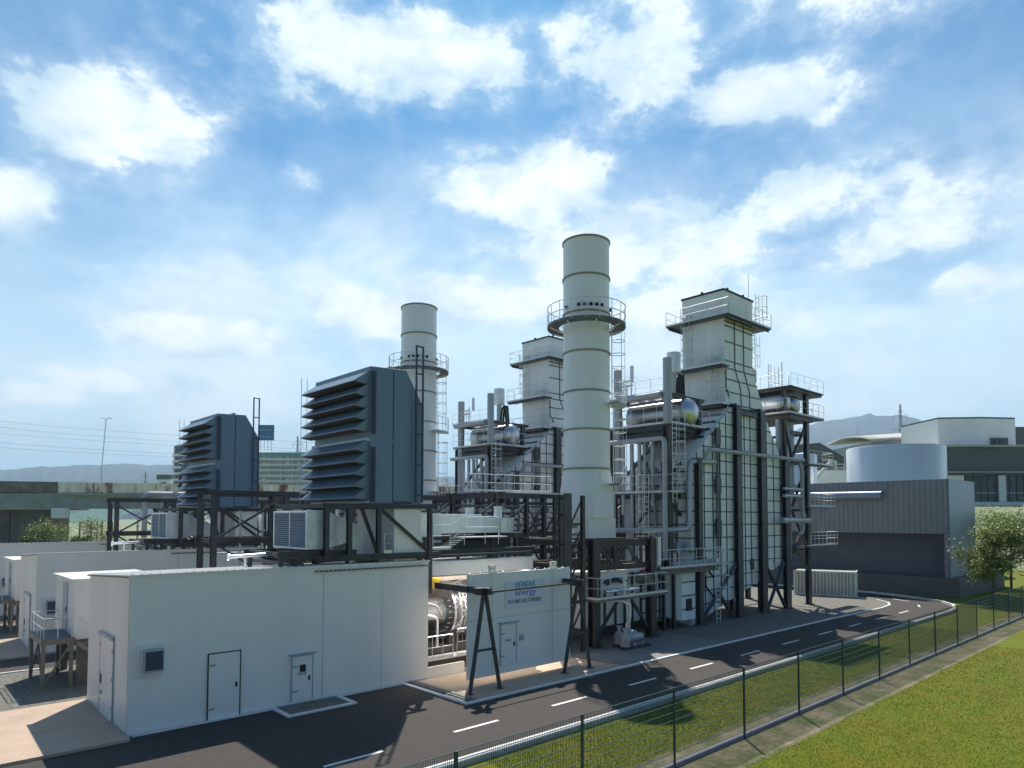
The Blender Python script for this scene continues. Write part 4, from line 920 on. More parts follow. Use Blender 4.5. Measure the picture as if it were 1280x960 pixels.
def reartower():
    t = thing('rear_drum_tower', 'dark steel tower at the right end of the near boiler with a flat roof', 'steel tower', (50.8,25.5,0))
    for x, y in ((51.8,22.95),(51.8,27.9),(48.55,23.1),(48.55,27.9)):
        b = MB(); b.hbeam((x,y,0),(x,y,16.0),.42 if x > 51 else .24,.3,.04); b.box(x-.35,x+.35,y-.3,y+.3,0,.05); b.build('column', STEEL, t)
    b = MB(); b.box(48.4,54.0,22.5,28.3,16.12,16.22); b.box(48.5,53.9,22.6,28.2,15.95,16.11); b.build('roof', STEELB, t)
    b = MB(); b.box(48.2,54.0,22.5,28.3,14.1,14.2); b.box(48.4,52.2,22.6,28.2,13.8,14.09); fl = b.build('upper_floor', STEELB, t)
    b = MB(); rail(b, [(48.2,28.3,14.2),(48.2,22.5,14.2),(54.0,22.5,14.2),(54,28.3,14.2)], 1.05, 1.0, .018); b.build('handrail', RAIL, fl)
    b = MB(); rail(b, [(48.4,28.3,16.22),(48.4,22.5,16.22),(54.0,22.5,16.22),(54,28.3,16.22)], .95, 1.2, .012, toe=False); ladder(b, 49.2, 24.5, 16.2, 18.2, (1,0,0), (0,-1,0), .4, (16.6,17.9), .3); b.tube([(48.7,23.3,16.2),(48.7,23.3,18.1)],.04,6); b.tube([(51.3,24.0,16.2),(51.3,24.0,17.5)],.03,6); b.build('roof_rail', RAIL, t)
    b = MB()
    for z in (10.7,7.1,4.2,12.9): b.hbeam((49.2,22.95,z),(51.8,22.95,z),.14,.2); b.hbeam((49.2,27.9,z),(51.8,27.9,z),.14,.2); b.hbeam((51.8,22.95,z),(51.8,27.9,z),.14,.2)
    b.build('floor_beam', STEEL, t)
    for p, q in (((49.3,22.95,10.9),(51.7,22.95,13.5)),((49.3,22.95,11.0),(48.2,22.95,13.7)),((49.3,22.95,7.4),(51.7,22.95,10.4)),((49.3,22.95,6.9),(51.7,22.95,4.3)),((49.3,22.95,4.5),(51.7,22.95,2.6)),((49.3,22.95,3.9),(51.7,22.95,7.0))):
        b = MB(); b.beam(p, q, .16); b.build('brace', STEELB, t)
    for z, x1 in ((7.5,54.8),(4.6,55.2),(10.7,54.6)):
        b = MB(); b.box(50.2,x1,22.1,22.9,z-.2,z-.14); po = b.build('side_balcony', GRATE, t); b = MB(); rail(b, [(50.4,22.1,z-.14),(x1,22.1,z-.14),(x1,22.9,z-.14)], 1.0, .7, .018); b.tube([(50.4,22.1,z+.6),(x1,22.1,z+.6)],.015,4); b.build('handrail', RAIL, po)
    return t
RT_ = reartower()
def reardrums():
    for i, (x, nm) in enumerate(((49.0,'left'),(50.55,'right'))):
        t = thing('steam_drum', 'polished steam drum on the rear tower, %s one of the pair' % nm, 'steam drum', (x,25.5,14.2))
        b = MB(); b.lathe((x,23.3,15.05),[(.001,-.38),(.28,-.36),(.5,-.28),(.66,-.12),(.72,.05),(.72,4.2),(.5,4.45),(.001,4.5)],36,'Y'); b.build('shell', STAIN, t)
        b = MB()
        for y in (24.0,26.8): b.box(x-.45,x+.45,y-.08,y+.08,14.22,14.6)
        b.build('saddle', STEEL, t)
    t = thing('downcomer_pipes', 'thick vertical pipes and cross pipes hanging under the rear drum floor', 'pipework', (49.8,24,9))
    for x, z0, z1, r, m in ((49.3,9.4,13.8,.34,PIPEP),(48.6,8.0,13.8,.2,PIPEP),(50.6,8.4,13.8,.22,PIPE),(50.1,3.8,10.4,.2,PIPE),(48.9,3.8,10,.16,PIPEP)):
        b = MB(); b.tube([(x,23.6,z0),(x,23.6,z1)], r, 18); b.lathe((x,23.6,z0-.3),[(.001,-.1),(r*.7,0),(r,.3)],18); b.build('downcomer', m, t)
    for (x0, x1, z, r) in ((46.9,49.9,8.6,.10),(46.9,49.6,8.1,.12),(46.6,51.0,6.35,.20)):
        b = MB(); b.tube([(x0,22.45,z),(x1,22.45,z)], r, 16); b.build('cross_pipe', PIPE, t)
    b = MB(); b.pipe([(49.7,22.6,10.6),(50.2,22.6,10.2),(50.2,22.6,7.0)],.14,12); b.pipe([(50.0,22.5,7.6),(50.0,22.5,5.6),(49.4,22.5,5.3)],.14,12); b.build('bend_pipe', PIPEP, t)
    return t
DC = reardrums()
def pumps():
    t = thing('pump_set', 'grey twin pump set with bent silver pipes on the ground beside the road', 'pump', (28,21.4,0))
    b = MB(); b.box(26.9,29.0,20.95,21.35,.01,.12); b.box(27.2,29.3,21.65,22.05,.01,.12); b.build('base', STEEL, t)
    for y, x in ((21.15,27.9),(21.85,28.3)):
        b = MB(); b.lathe((x,y,.55),[(.001,-.5),(.15,-.5),(.17,-.44),(.17,-.2),(.19,-.19),(.19,-.14),(.17,-.13),(.17,.42),(.2,.43),(.2,.5),(.13,.52),(.12,.6),(.001,.6)],20,'X'); b.box(x-.1,x+.14,y-.06,y+.1,.7,.84); b.build('motor', PIPEP, t)
        b = MB(); b.lathe((x-.75,y,.52),[(.001,-.16),(.14,-.16),(.16,-.08),(.27,-.07),(.3,0),(.27,.08),(.15,.1),(.001,.1)],22,'X'); b.lathe((x-.75,y,.7),[(.1,0),(.1,.3),(.16,.3),(.16,.36),(.001,.36)],14); b.box(x-.9,x-.6,y-.2,y+.2,.16,.3); b.build('pump_housing', PIPEP, t)
        b = MB(); b.box(x-.35,x-.25,y-.24,y+.24,.16,.35); b.box(x+.35,x+.45,y-.24,y+.24,.16,.35); b.build('foot', PIPEP, t)
    b = MB(); b.pipe([(27.7,21.5,.8),(27.7,21.5,1.2),(28.0,21.5,1.5),(28.0,21.5,2.1),(27.4,21.6,2.35),(26.8,21.9,2.35)],.065,12,.15); b.pipe([(28.05,21.7,.8),(28.05,21.7,1.7),(28.1,21.9,2.3)],.05,12); b.pipe([(28.6,22.0,.5),(28.6,22.0,2.4)],.04,8); b.build('pipe', ALU, t)
pumps()

# ------------------------------------------------------------ copies: the far unit
far = {
 FF: 'dark steel frame on the far hall roof, carrying the far blue filter house',
 FH: 'far, smaller-looking blue air filter house with two banks of louvre hoods',
 ID: 'pale rectangular air duct under the far blue filter house',
 CO: 'galvanised ventilation outlet with a louvred face beside the far filter frame',
 SV: 'silver round-ended ventilation housing on the far hall, hidden mostly by the near filter frame',
 RK: 'dark steel pipe rack with bare posts and overhead pipes beyond the far unit',
 RS: 'dark lattice mast with a cover plate by the far unit',
 SF: 'dark steel frame with V braces under the farther chimney',
 ST: 'farther, shorter-looking round cream chimney behind the near filter house',
 BO: 'far boiler clad in cream plates with dark ribs, left of the near chimney',
 BT: 'square cream flue tower above the far boiler, left of the near chimney',
 DT: 'dark steel tower with two railed decks at the left side of the far boiler',
 DR: 'polished steam drum lying in the far drum tower',
 PW: 'bundle of grey clad pipes on the left side of the far boiler'}
FAR = {}
GR = {FF:'filter support frames',FH:'filter houses',ID:'intake ducts',CO:'ventilation outlets',SV:'silver vent housings',RK:'pipe racks',RS:'cable risers',SF:'stack support frames',ST:'exhaust stacks',BO:'heat recovery boilers',BT:'boiler flue towers',DT:'drum towers',DR:'steam drums',PW:'boiler pipework'}
for o, lab in far.items(): o['group'] = GR[o]; FAR[o] = dup(o, DU, lab)
for (y, z, r, x0) in ((46.7,7.95,.16,12.0),(47.4,7.75,.10,13.2)):
    b = MB(); b.pipe([(x0,y,5.2),(x0,y,z),(24,y,z+.1)], r, 12); b.build('overhead_pipe', PIPEP, FAR[RK])
for x in (14.2,18.2):
    b = MB(); b.tube([(x,47.2,7.8),(x,47.2,9.2)],.13,8); b.lathe((x,47.2,8.5),[(.001,0),(.26,0),(.26,.06),(.001,.06)],10); b.build('vent_stub', STEEL, FAR[RK])
H['group'] = 'turbine halls'
dup(H, DU, 'middle machine hall behind the nearest one, its end door and vent box showing', skip=('inner_column','overhead_crane','ceiling_lamp'))
dup(H, DU*2, 'farthest pale machine hall, a sliver at the left edge behind the second cabin', skip=('inner_column','overhead_crane','ceiling_lamp','door'))
CAB['group'] = 'control cabins'; dup(CAB, DU, 'second beige flat-roofed cabin, at the left edge behind the middle hall')
LAND['group'] = 'access landings'; dup(LAND, DU, 'second steel landing with white handrails, at the left edge of the yard')

# ============================================================ FENCE, CONTAINER, WAREHOUSE
FY, FX0, FS = 10.43, 15.33, 3.60
def fence():
    t = thing('mesh_fence', 'long dark green wire mesh fence on a low concrete plinth along the lawn', 'fence', (FX0,FY,0))
    i0, i1 = -4, 24
    b = MB(); b.box(FX0+FS*i0,FX0+FS*i1,FY-.07,FY+.07,-.02,.12); b.build('plinth', PLIN, t)
    for i in range(i0, i1+1):
        b = MB(); x = FX0+FS*i; b.box(x-.024,x+.024,FY-.09,FY-.04,.0,2.08); b.build('post', FENM, t)
    for i in range(i0, i1):
        x0, x1 = FX0+FS*i, FX0+FS*(i+1); b = MB(); n = 72 if i < 8 else 36
        for k in range(n+1): x = x0+(x1-x0)*k/n; b.beam((x,FY,.14),(x,FY,2.05),.007 if i < 8 else .009)
        for k in range(10): z = .16+k*.209; b.beam((x0,FY,z),(x1,FY,z),.022,.011)
        b.build('mesh_panel', FENM, t)
fence()
def container():
    t = thing('shipping_container', 'low pale ribbed container by the road bend in front of the warehouse', 'container', (57.3,23,0))
    # long side runs along the rear yard, ends ribbed
    c0, c1 = Vector((57.35,22.95)), Vector((57.2,27.6)); e = Vector((59.05,22.2))
    # footprint: corner a (near right), long side towards e is the front
    ax = Vector((57.55,26.7)); ay = Vector((59.0,22.25)); d = (ay-ax); Ln = d.length; d.normalize(); nrm = Vector((-d.y,d.x)); nrm = nrm if nrm.x > 0 else -nrm
    def P_(u, v, z): q = ax+d*u+nrm*v; return (q.x,q.y,z)
    b = MB(); n = 44; pr = []
    for k in range(n): 
        u0 = Ln*k/n; w = Ln/n; pr += [(u0,0.0),(u0+w*.45,0.0),(u0+w*.55,.05),(u0+w*.95,.05)]
    pr.append((Ln,0)); vs = [P_(u,v+.02,.15) for u,v in pr]+[P_(u,v+.02,1.98) for u,v in pr]; m_ = len(pr)
    b.add(vs, [(i,i+1,m_+i+1,m_+i) for i in range(m_-1)])
    b.add([P_(0,.06,.05),P_(Ln,.06,.05),P_(Ln,2.4,.05),P_(0,2.4,.05),P_(0,.06,2.02),P_(Ln,.06,2.02),P_(Ln,2.4,2.02),P_(0,2.4,2.02)], [(1,2,6,5),(2,3,7,6),(3,0,4,7),(4,5,6,7)])
    b.build('body', CONT, t)
    b = MB()
    for z in (.08,2.02): b.beam(P_(0,0,z), P_(Ln,0,z), .1, .12); b.beam(P_(Ln,0,z), P_(Ln,2.4,z), .1, .12)
    for u in (0,Ln): b.beam(P_(u,0,.02), P_(u,0,2.08), .12)
    for k in range(8): b.beam(P_(Ln+.02,.25+k*.27,.2), P_(Ln+.02,.25+k*.27,1.9), .05)
    for k in range(17): b.beam(P_(.2+k*(Ln-.3)/17,-.03,.14), P_(.2+k*(Ln-.3)/17,-.03,1.98), .12, .06)
    b.build('frame', ROOFW, t)
container()
def warehouse():
    t = thing('warehouse', 'dark corrugated warehouse with a deep recess and blue-grey side wall on a concrete base', 'warehouse', (65,17,0))
    y1 = 60.0
    b = MB(); b.box(64.4,79.2,16.25,y1,-.02,1.6); b.build('base', BASEC, t)
    # front wall with a deep opening
    def corr(mb, x, y0, yb, z0, z1, p=.42, dd=.05):
        n = int((yb-y0)/p)
        for k in range(n): ya = y0+k*p; mb.add([(x,ya,z0),(x,ya+p*.6,z0),(x+dd,ya+p*.7,z0),(x+dd,ya+p*.9,z0),(x,ya+p,z0),(x,ya,z1),(x,ya+p*.6,z1),(x+dd,ya+p*.7,z1),(x+dd,ya+p*.9,z1),(x,ya+p,z1)], [(i,i+1,i+6,i+5) for i in range(4)])
    b = MB(); corr(b, 65.0, 17.12, y1, 5.3, 9.72); b.box(65.0,65.3,17.12,17.42,1.602,5.3); b.box(65.06,72.6,17.15,y1,9.3,9.71); b.box(65.0,65.5,17.2,y1,5.22,5.30); b.build('front_wall', WALLD, t)
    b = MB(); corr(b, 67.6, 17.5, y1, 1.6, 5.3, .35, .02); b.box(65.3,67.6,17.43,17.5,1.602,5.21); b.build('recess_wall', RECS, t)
    b = MB(); b.box(65.07,72.7,17.0,17.12,1.602,9.74); b.box(67.65,72.7,17.13,y1,1.602,9.2); b.build('side_wall', WALLB, t)
    b = MB(); b.box(64.96,72.8,16.96,y1,9.741,9.80); b.build('roof_edge', TRIM, t)
    b = MB(); b.tube([(64.5,22.0,8.55),(64.5,52,8.75)], .36, 20); b.lathe((64.5,22.0,8.55),[(.37,-.02),(.37,.05)],20,'Y')
    b.build('front_duct', WALLB, t)
warehouse()

# rotated frame for the surroundings: depth along the view, lateral to the right
F2 = Vector((math.cos(YAW), math.sin(YAW), 0)); R2 = Vector((math.sin(YAW), -math.cos(YAW), 0))
def sp(px, depth, y=None, z=0):
    lat = (px-640)/852.785*depth; p = F2*depth+R2*lat
    return V3(p.x, p.y, CZ+(647.2-y)/852.785*depth if y is not None else z)
def rbox(mb, c, wx, wy, z0, z1, e=None):
    # box facing the viewer side: centre of its front face c, width wx, depth wy
    e = e or R2; g = Vector((-e.y, e.x, 0)); g = g if g.dot(F2) > 0 else -g
    q = [c-e*wx/2, c+e*wx/2, c+e*wx/2+g*wy, c-e*wx/2+g*wy]
    mb.add([(v.x,v.y,z0) for v in q]+[(v.x,v.y,z1) for v in q], [(0,3,2,1),(4,5,6,7),(0,1,5,4),(1,2,6,5),(2,3,7,6),(3,0,4,7)]); return mb

FARW = mat('far_white_wall', (.82,.85,.85), .6, 0, .06, .1)
FARG = mat('far_grey_wall', (.10,.12,.12), .6, 0, .1, .15)
FARD = mat('far_dark_glass', (.05,.07,.08), .2, 0, .2, .5)
FARB = mat('far_balcony', (.62,.66,.66), .6, 0, .1, .2)
FARR = mat('weathered_roof', (.48,.48,.46), .7, 0, .14, .15)
TEALR = mat('teal_roof', (.10,.36,.38), .5, 0, .06, .1)
PTEAL = mat('pale_teal_roof', (.40,.58,.56), .5, 0, .06, .1)
GIRD = mat('green_girder', (.30,.35,.33), .6, 0, .16, .4)
PARA = mat('mossy_parapet', (.20,.19,.16), .8, 0, .3, .5)
RUST = mat('rusty_parapet', (.52,.50,.42), .7, 0, .1, .5)
r_ = RUST.node_tree; nz_ = [n for n in r_.nodes if n.type=='TEX_NOISE'][0]; mp_ = r_.nodes.new('ShaderNodeMapping'); mp_.inputs['Scale'].default_value = (.6,.6,.12); g_ = [n for n in r_.nodes if n.type=='NEW_GEOMETRY'][0]
r_.links.new(g_.outputs['Position'], mp_.inputs[0]); r_.links.new(mp_.outputs[0], nz_.inputs['Vector']); nz_.inputs['Scale'].default_value = 1.0
ramp_fix(RUST, [(.34,(.10,.04,.03)),(.42,(.30,.16,.10)),(.48,(.72,.66,.54)),(.7,(.90,.88,.78))])
PIER = mat('pier_concrete', (.20,.18,.16), .85, 0, .25, .3)
HALLW = mat('grey_hall_wall', (.27,.28,.28), .6, 0, .1, .15)
BILL = mat('blue_billboard', (.03,.15,.32), .5, 0, .1, .3)
MTN = mat('haze_tinted_forest', (.018,.040,.070), .95, 0, .5, .004, col2=(.06,.07,.05))  # forest colour pushed to blue, so distance haze is partly painted in

def viaduct():
    t = thing('road_viaduct', 'elevated road with green girders and a parapet that is mossy left and rusty right', 'viaduct', sp(70,130))
    D0 = 130
    def seg(px0, px1, d0, d1, m1, y0a, y0b, ya, yb, name):
        a0, a1 = sp(px0,d0), sp(px1,d1); g = F2*10
        def zz(y, d): return CZ+(647.2-y)/852.785*d
        vs = [V3(a0.x,a0.y,zz(ya,d0)),V3(a1.x,a1.y,zz(yb,d1)),V3(a1.x,a1.y,zz(y0b,d1)),V3(a0.x,a0.y,zz(y0a,d0))]
        b = MB(); b.add(vs+[v+g for v in vs], [(0,1,2,3),(4,7,6,5),(0,4,5,1),(3,2,6,7),(0,3,7,4),(1,5,6,2)]); return b.build(name, m1, t)
    seg(-160,70.5,128,130,PARA,600,603.2,614.5,617,'parapet'); seg(71.5,620,130,150,RUST,603.6,609,616.8,619,'parapet')
    seg(-160,71,128.4,130.4,GIRD,617.3,617.3,638,638,'girder'); seg(71,620,130.4,150.4,GIRD,619.8,622,636,638,'girder')
    seg(71,620,129.6,149.6,GIRD,617.0,619.2,619.7,621.8,'flange')
    b = MB(); 
    for px in (-70,-12,38): rbox(b, sp(px,133), 7.6, 6, -.5, 8)
    b.build('pier', PIER, t)
    b = MB(); rbox(b, sp(290,142), 3, 5, -.5, 8.2); b.build('pier', PIER, t)
    b = MB(); rbox(b, sp(73,128.5), 2.6, 1.2, 6.3, 8.2); b.build('inspection_cage', FARW, t)
viaduct()
b = MB(); base = sp(126,131); z0 = 13.2; top = base+V3(0,0,0)+R2*.6
b.tube([V3(base.x,base.y,z0), V3(base.x,base.y,z0+3)], .16, 8)
b.tube([V3(base.x,base.y,z0+2.9), V3(top.x,top.y,25.4)], .09, 6)
for s_ in (-1,1): q = V3(top.x,top.y,25.3); b.tube([q, q+R2*.5*s_+V3(0,0,.25), q+R2*.95*s_+V3(0,0,.25)], .06, 6); b.beam(q+R2*.7*s_+V3(0,0,.24), q+R2*1.1*s_+V3(0,0,.24), .3, .1)
solo(b, 'street_lamp', RAIL, 'thin leaning two-armed street lamp standing on the viaduct', 'street lamp', (base.x,base.y,z0))

def apartments(name, label, px0, px1, d, ytop, floors, roofm, cat='apartment block', dep=12, slabm=FARB, wallm=FARR, baysw=5.2, zb=0):
    a0, a1 = sp(px0,d), sp(px1,d); w = (a1-a0).length; c = (a0+a1)/2; zt = CZ+(647.2-ytop)/852.785*d
    t = thing(name, label, cat, c); b = MB(); rbox(b, c, w, dep, zb, zt); b.build('wall', wallm, t)
    fh = (zt-zb)/floors
    b = MB(); rbox(b, c-F2*.9, w+1.2, dep+2, zt+.002, zt+1.1); b.build('roof', roofm, t)
    for i in range(floors):
        b = MB(); rbox(b, c-F2*1.4, w+.6, 1.35, zb+fh*i, zb+fh*i+fh*.42); b.build('balcony', slabm, t)
    b = MB(); n = int(w/baysw)
    for k in range(n+1): rbox(b, c+R2*(-w/2+w*k/n)-F2*1.3, .25, 1.2, zb, zt)
    b.build('divider', slabm, t)
    b = MB(); rng = random.Random(5)
    for i in range(floors):
        for k in range(n):
            if rng.random() < .35: rbox(b, c+R2*(-w/2+w*(k+.5)/n)-F2*.3, rng.uniform(.6,1.8), .25, zb+fh*i+fh*.4, zb+fh*i+fh*rng.uniform(.6,.9))
    b.build('window', FARW, t)
    return t
apartments('apartment_block', 'long balcony apartment block with a teal roof, between the two blue filter houses', 322, 470, 300, 569, 14, TEALR)
b = MB(); c = sp(333,320)
t = thing('white_tower_block', 'narrow white tower block under the blue billboard', 'tower block', c)
b = MB(); rbox(b, c, 7, 8, 0, 36.5); b.build('wall', FARW, t)
b = MB()
for k in range(8): 
    for j in (-1,1): rbox(b, c-F2*.06+R2*j*1.8, 1.2, .1, 31-k*3.4, 32.2-k*3.4)
b.build('window', FARD, t)
c2 = sp(331,316); t = thing('billboard', 'blue rooftop billboard with pale lettering beside the far filter house', 'billboard', c2+V3(0,0,41))
b = MB(); rbox(b, c2, 7.4, .5, 42.3, 49.5); bb = b.build('board', BILL, t)
b = MB(); 
for k in range(4): b.beam(c2+R2*(-2.4+1.6*k)+F2*.3+V3(0,0,37.6), c2+R2*(-2.4+1.6*k)+F2*.3+V3(0,0,42.3), .25)
b.build('support', RAIL, t)
b = MB(); rng = random.Random(2)
for row, (z, h) in enumerate(((46.9,.9),(43.7,1.2))):
    for k in range(4): x = -2.3+k*1.35; rbox(b, c2+R2*x-F2*.06, .9, .05, z, z+h*.22); rbox(b, c2+R2*(x-.35)-F2*.06, .2, .05, z+h*.23, z+h)
b.build('lettering', PTEAL, bb)

def round_tower():
    c = sp(227,340)+F2*8; t = thing('round_apartment_tower', 'round dark apartment tower with pale balcony bands behind the far filter house', 'apartment tower', (c.x,c.y,0))
    zt = CZ+(647.2-557)/852.785*340
    b = MB(); b.lathe((c.x,c.y,0),[(7.6,0),(7.6,zt),(6,zt+.8),(.001,zt+.8)],36,'Z',False); b.build('wall', FARD, t)
    for k in range(12):
        z = 3+k*3.1; b = MB(); b.lathe((c.x,c.y,z),[(7.7,0),(8.3,0),(8.3,1.1),(7.7,1.1)],36,'Z',False); b.build('balcony', FARW, t)
    b = MB(); rbox(b, sp(231,331.0), 4.2, 2, 0, zt-8); b.build('grey_bay', FARG, t)
round_tower()
c = sp(204,360); t = thing('low_white_building', 'low white building left of the round tower behind the viaduct', 'building', c); b = MB(); rbox(b, c, 7, 10, 0, 26.5); b.build('wall', FARW, t); b = MB(); rbox(b, c-F2*.3, 7.4, 10.6, 26.502, 29); b.build('roof', FARG, t); b = MB(); rbox(b, c-F2*.1, 2.5, .2, 23.5, 25); b.build('window', FARD, t)
c = sp(100,205); t = thing('teal_roofed_shed', 'long low shed with a pale teal roof seen under the viaduct', 'shed', c); g = MB(); a0, a1 = sp(68,190), sp(140,215)
g.add([tuple(a0+V3(0,0,5.0)),tuple(a1+V3(0,0,5.3)),tuple(a1+F2*14+V3(0,0,9.0)),tuple(a0+F2*14+V3(0,0,9.0)),tuple(a0+V3(0,0,4.8)),tuple(a1+V3(0,0,5.1)),tuple(a1+F2*14+V3(0,0,8.8)),tuple(a0+F2*14+V3(0,0,8.8))],[(0,1,2,3),(7,6,5,4),(0,4,5,1),(1,5,6,2),(2,6,7,3),(3,7,4,0)]); g.build('roof', PTEAL, t)
b = MB(); 
for k in range(6): q = a0+(a1-a0)*k/5+F2*.6; b.beam(q, q+V3(0,0,5.0), .4)
b.build('post', FARG, t)

def pylon(px, d, ytop, zb, label):
    c = sp(px,d); zt = CZ+(647.2-ytop)/852.785*d; t_ = d*.0005; b = MB(); h = zt-zb; w = h*.05
    def at(k, sx, sy): ww = w*(1-k)**1.2+w*.08; return c+R2*sx*ww+F2*sy*ww+V3(0,0,zb+h*k)
    ks = [0,.2,.38,.54,.68,.8,.9,1]
    for sx in (-1,1):
        for sy in (-1,1): b.tube([at(k,sx,sy) for k in ks], t_*.5, 4)
    for i in range(len(ks)-1):
        for s_ in (-1,1): b.beam(at(ks[i],-1,s_), at(ks[i+1],1,s_), t_*.6); b.beam(at(ks[i],1,s_), at(ks[i+1],-1,s_), t_*.6)
    for k, aw in ((.66,.085),(.78,.075),(.9,.06)):
        p = c+V3(0,0,zb+h*k); b.beam(p-R2*h*aw, p+R2*h*aw, t_*.9); 
        for s_ in (-1,1): b.beam(p+R2*h*aw*s_, p+V3(0,0,h*.06), t_*.5); b.beam(p+R2*h*aw*s_*.95, p+R2*h*aw*s_*.95-V3(0,0,h*.04), t_*.6)
    return solo(b, 'power_pylon', FARG, label, 'pylon', (c.x,c.y,zb))
pylon(371, 900, 545, 0, 'lattice power pylon above the teal-roofed apartment block'); pylon(1128, 520, 504, 5, 'lattice power pylon above the curved-roof hall on the right')
pylon(171+10, 1500, 590, 0, 'tiny lattice power pylon far off behind the rusty parapet')
for i, (ya, yb, yc) in enumerate(((516,538,553),(524,546,562),(535,552,565),(546,563,573),(553,568,575))):
    A, M_, B_ = sp(-80,190,ya-9), sp(110,250,yb-1), sp(470,420,yc+4)
    pts = []
    for k in range(25):
        s_ = k/24; p = A*(1-s_)**2+B_*s_**2+(M_*2-(A+B_)/2)*2*s_*(1-s_); pts.append(p)
    b = MB(); b.tube(pts, .045, 4, False); solo(b, 'power_line', DARK, ['topmost','second from the top','middle','second from the bottom','lowest'][i]+' of the five overhead wires at the left', 'power line', A, 'overhead wires')

# ------------------------------------------------------------ right-hand surroundings
def tank(px0, px1, d, ytop, label):
    c = sp((px0+px1)/2, d); r = (px1-px0)/2/852.785*d*math.cos(math.atan(((px0+px1)/2-640)/852.785)); zt = CZ+(647.2-ytop)/852.785*(d-r)
    t = thing('storage_tank', label, 'tank', (c.x,c.y,0), 'storage tanks')
    b = MB(); b.lathe((c.x,c.y,0),[(r,0),(r,zt-.15),(r-.1,zt),(.001,zt+.3)],72,'Z'); b.build('shell', TANKM, t)
    return t
tank(1057, 1183, 88, 553, 'wide pale blue-grey tank behind the warehouse roof'); tank(985, 1022, 96, 566, 'narrow pale blue-grey tank seen through the rear tower, left of the wide one')
b = MB(); GB = []
# raised bank carrying the buildings
prof = [(70,-.5),(96,.3),(108,3.5),(122,8.6),(260,9.2)]
for lat_px in (-60,-20,20,60,120,200,330): pass
n = len(prof); lats = [28,40,55,75,100,140,220]
vs = []
for la in lats:
    for dpt, z in prof:
        p = F2*dpt+R2*(la*(.6+dpt/260)); vs.append((p.x,p.y,z-(1.2 if la < 30 else 0)*(z > 1)*3))
fs = [(i*n+j, (i+1)*n+j, (i+1)*n+j+1, i*n+j+1) for i in range(len(lats)-1) for j in range(n-1)]
b.add(vs, fs, True); struct(b, 'grass_bank', FIELD)
def z_at(y, d): return CZ+(647.2-y)/852.785*d
# dark banded building with the white rooftop block
D1 = 138
t = thing('office_building', 'long dark grey building with a glazed ground floor on the grass bank at the right', 'building', sp(1260,D1))
c = sp(1330,D1); W1 = 50
b = MB(); rbox(b, c, W1, 20, z_at(593,D1), z_at(558,D1)); b.build('upper_wall', FARG, t)
b = MB(); rbox(b, c-F2*1.2, W1+1, 22, z_at(557.8,D1), z_at(555.5,D1)); rbox(b, c-F2*1.0, W1+1, 1, z_at(590,D1), z_at(588.5,D1)); b.build('roof_edge', FARR, t)
b = MB(); rbox(b, c+F2*.8, W1, 18, z_at(626,D1), z_at(593.2,D1)); g_ = b.build('glazing', FARD, t)
b = MB()
for k in range(34): rbox(b, c+R2*(-W1/2+k*W1/34)+F2*.6, .16, .2, z_at(626,D1), z_at(593.2,D1))
rbox(b, c+F2*.6, W1, .2, z_at(602,D1), z_at(601,D1)); b.build('mullion', FARG, g_)
for px in (1196,1254): b = MB(); rbox(b, sp(px,D1+.1), 3.2 if px < 1200 else 1.4, .4, z_at(626,D1), z_at(593.2,D1)); b.build('pillar_panel', FARW, t)
b = MB(); rbox(b, c-F2*.6, W1+1, 1.2, z_at(631,D1), z_at(626.5,D1)); rbox(b, c, W1, 18, 5, z_at(631,D1)); b.build('base_strip', FARW, t)
b = MB(); rbox(b, c-F2*.4, W1, .05, z_at(615.6,D1), z_at(615,D1)); b.build('balustrade', RAIL, t)
D2 = 146
t = thing('white_rooftop_block', 'bright white boxy building above the dark grey one at the right', 'building', sp(1220,D2))
a = sp(1233,D2); b = MB()
e1 = (R2*.94+F2*-.34).normalized()
L_ = sp(1175,D2+1.0); M2 = sp(1231,D2); Rr = sp(1272,D2+1)
q = [L_,M2,Rr,Rr+F2*14,L_+F2*14]; zb, zt = z_at(560,D2), z_at(521.5,D2)
b.add([(v.x,v.y,zb) for v in q]+[(v.x,v.y,zt) for v in q], [(0,1,2,3,4),(5,6,7,8,9)]+[(i,(i+1)%5,5+(i+1)%5,5+i) for i in range(5)]); b.build('wall', FARW, t)
b = MB(); rbox(b, sp(1252,D2-.2), 3.6, .3, z_at(557,D2), z_at(546,D2)); wf = b.build('window', FARG, t); b = MB(); rbox(b, sp(1247.5,D2-.4), .6, .1, z_at(556,D2), z_at(548,D2)); rbox(b, sp(1254,D2-.4), .6, .1, z_at(556,D2), z_at(548,D2)); b.build('pane', FARD, wf)
b = MB(); b.add([(v.x,v.y,zt+.002) for v in q]+[(v.x,v.y,zt+.35) for v in q], [(0,1,2,3,4),(5,6,7,8,9)]+[(i,(i+1)%5,5+(i+1)%5,5+i) for i in range(5)]); b.build('parapet', FARG, t)
t = thing('brown_hall', 'dark round-roofed building cut by the right edge behind the white block', 'building', sp(1300,170)); b = MB(); rbox(b, sp(1310,170), 16, 15, 8, z_at(532,170)); b.build('wall', FARG, t); b = MB(); g = MB()
D3 = 165
t = thing('curved_roof_hall', 'long hall with a pale curved roof behind the wide tank', 'hall', sp(1120,D3))
a0, a1 = sp(1092,D3), sp(1180,D3-6); n = 10; prof = [(0,z_at(549,D3)),(2,z_at(545.5,D3)),(6,z_at(541,D3)),(11,z_at(538,D3)),(16,z_at(537,D3)),(24,z_at(541,D3))]
vs = []; 
for a_, off in ((a0,0),(a1,.5)):
    for dd, z in prof: p = a_+F2*dd; vs.append((p.x,p.y,z+off))
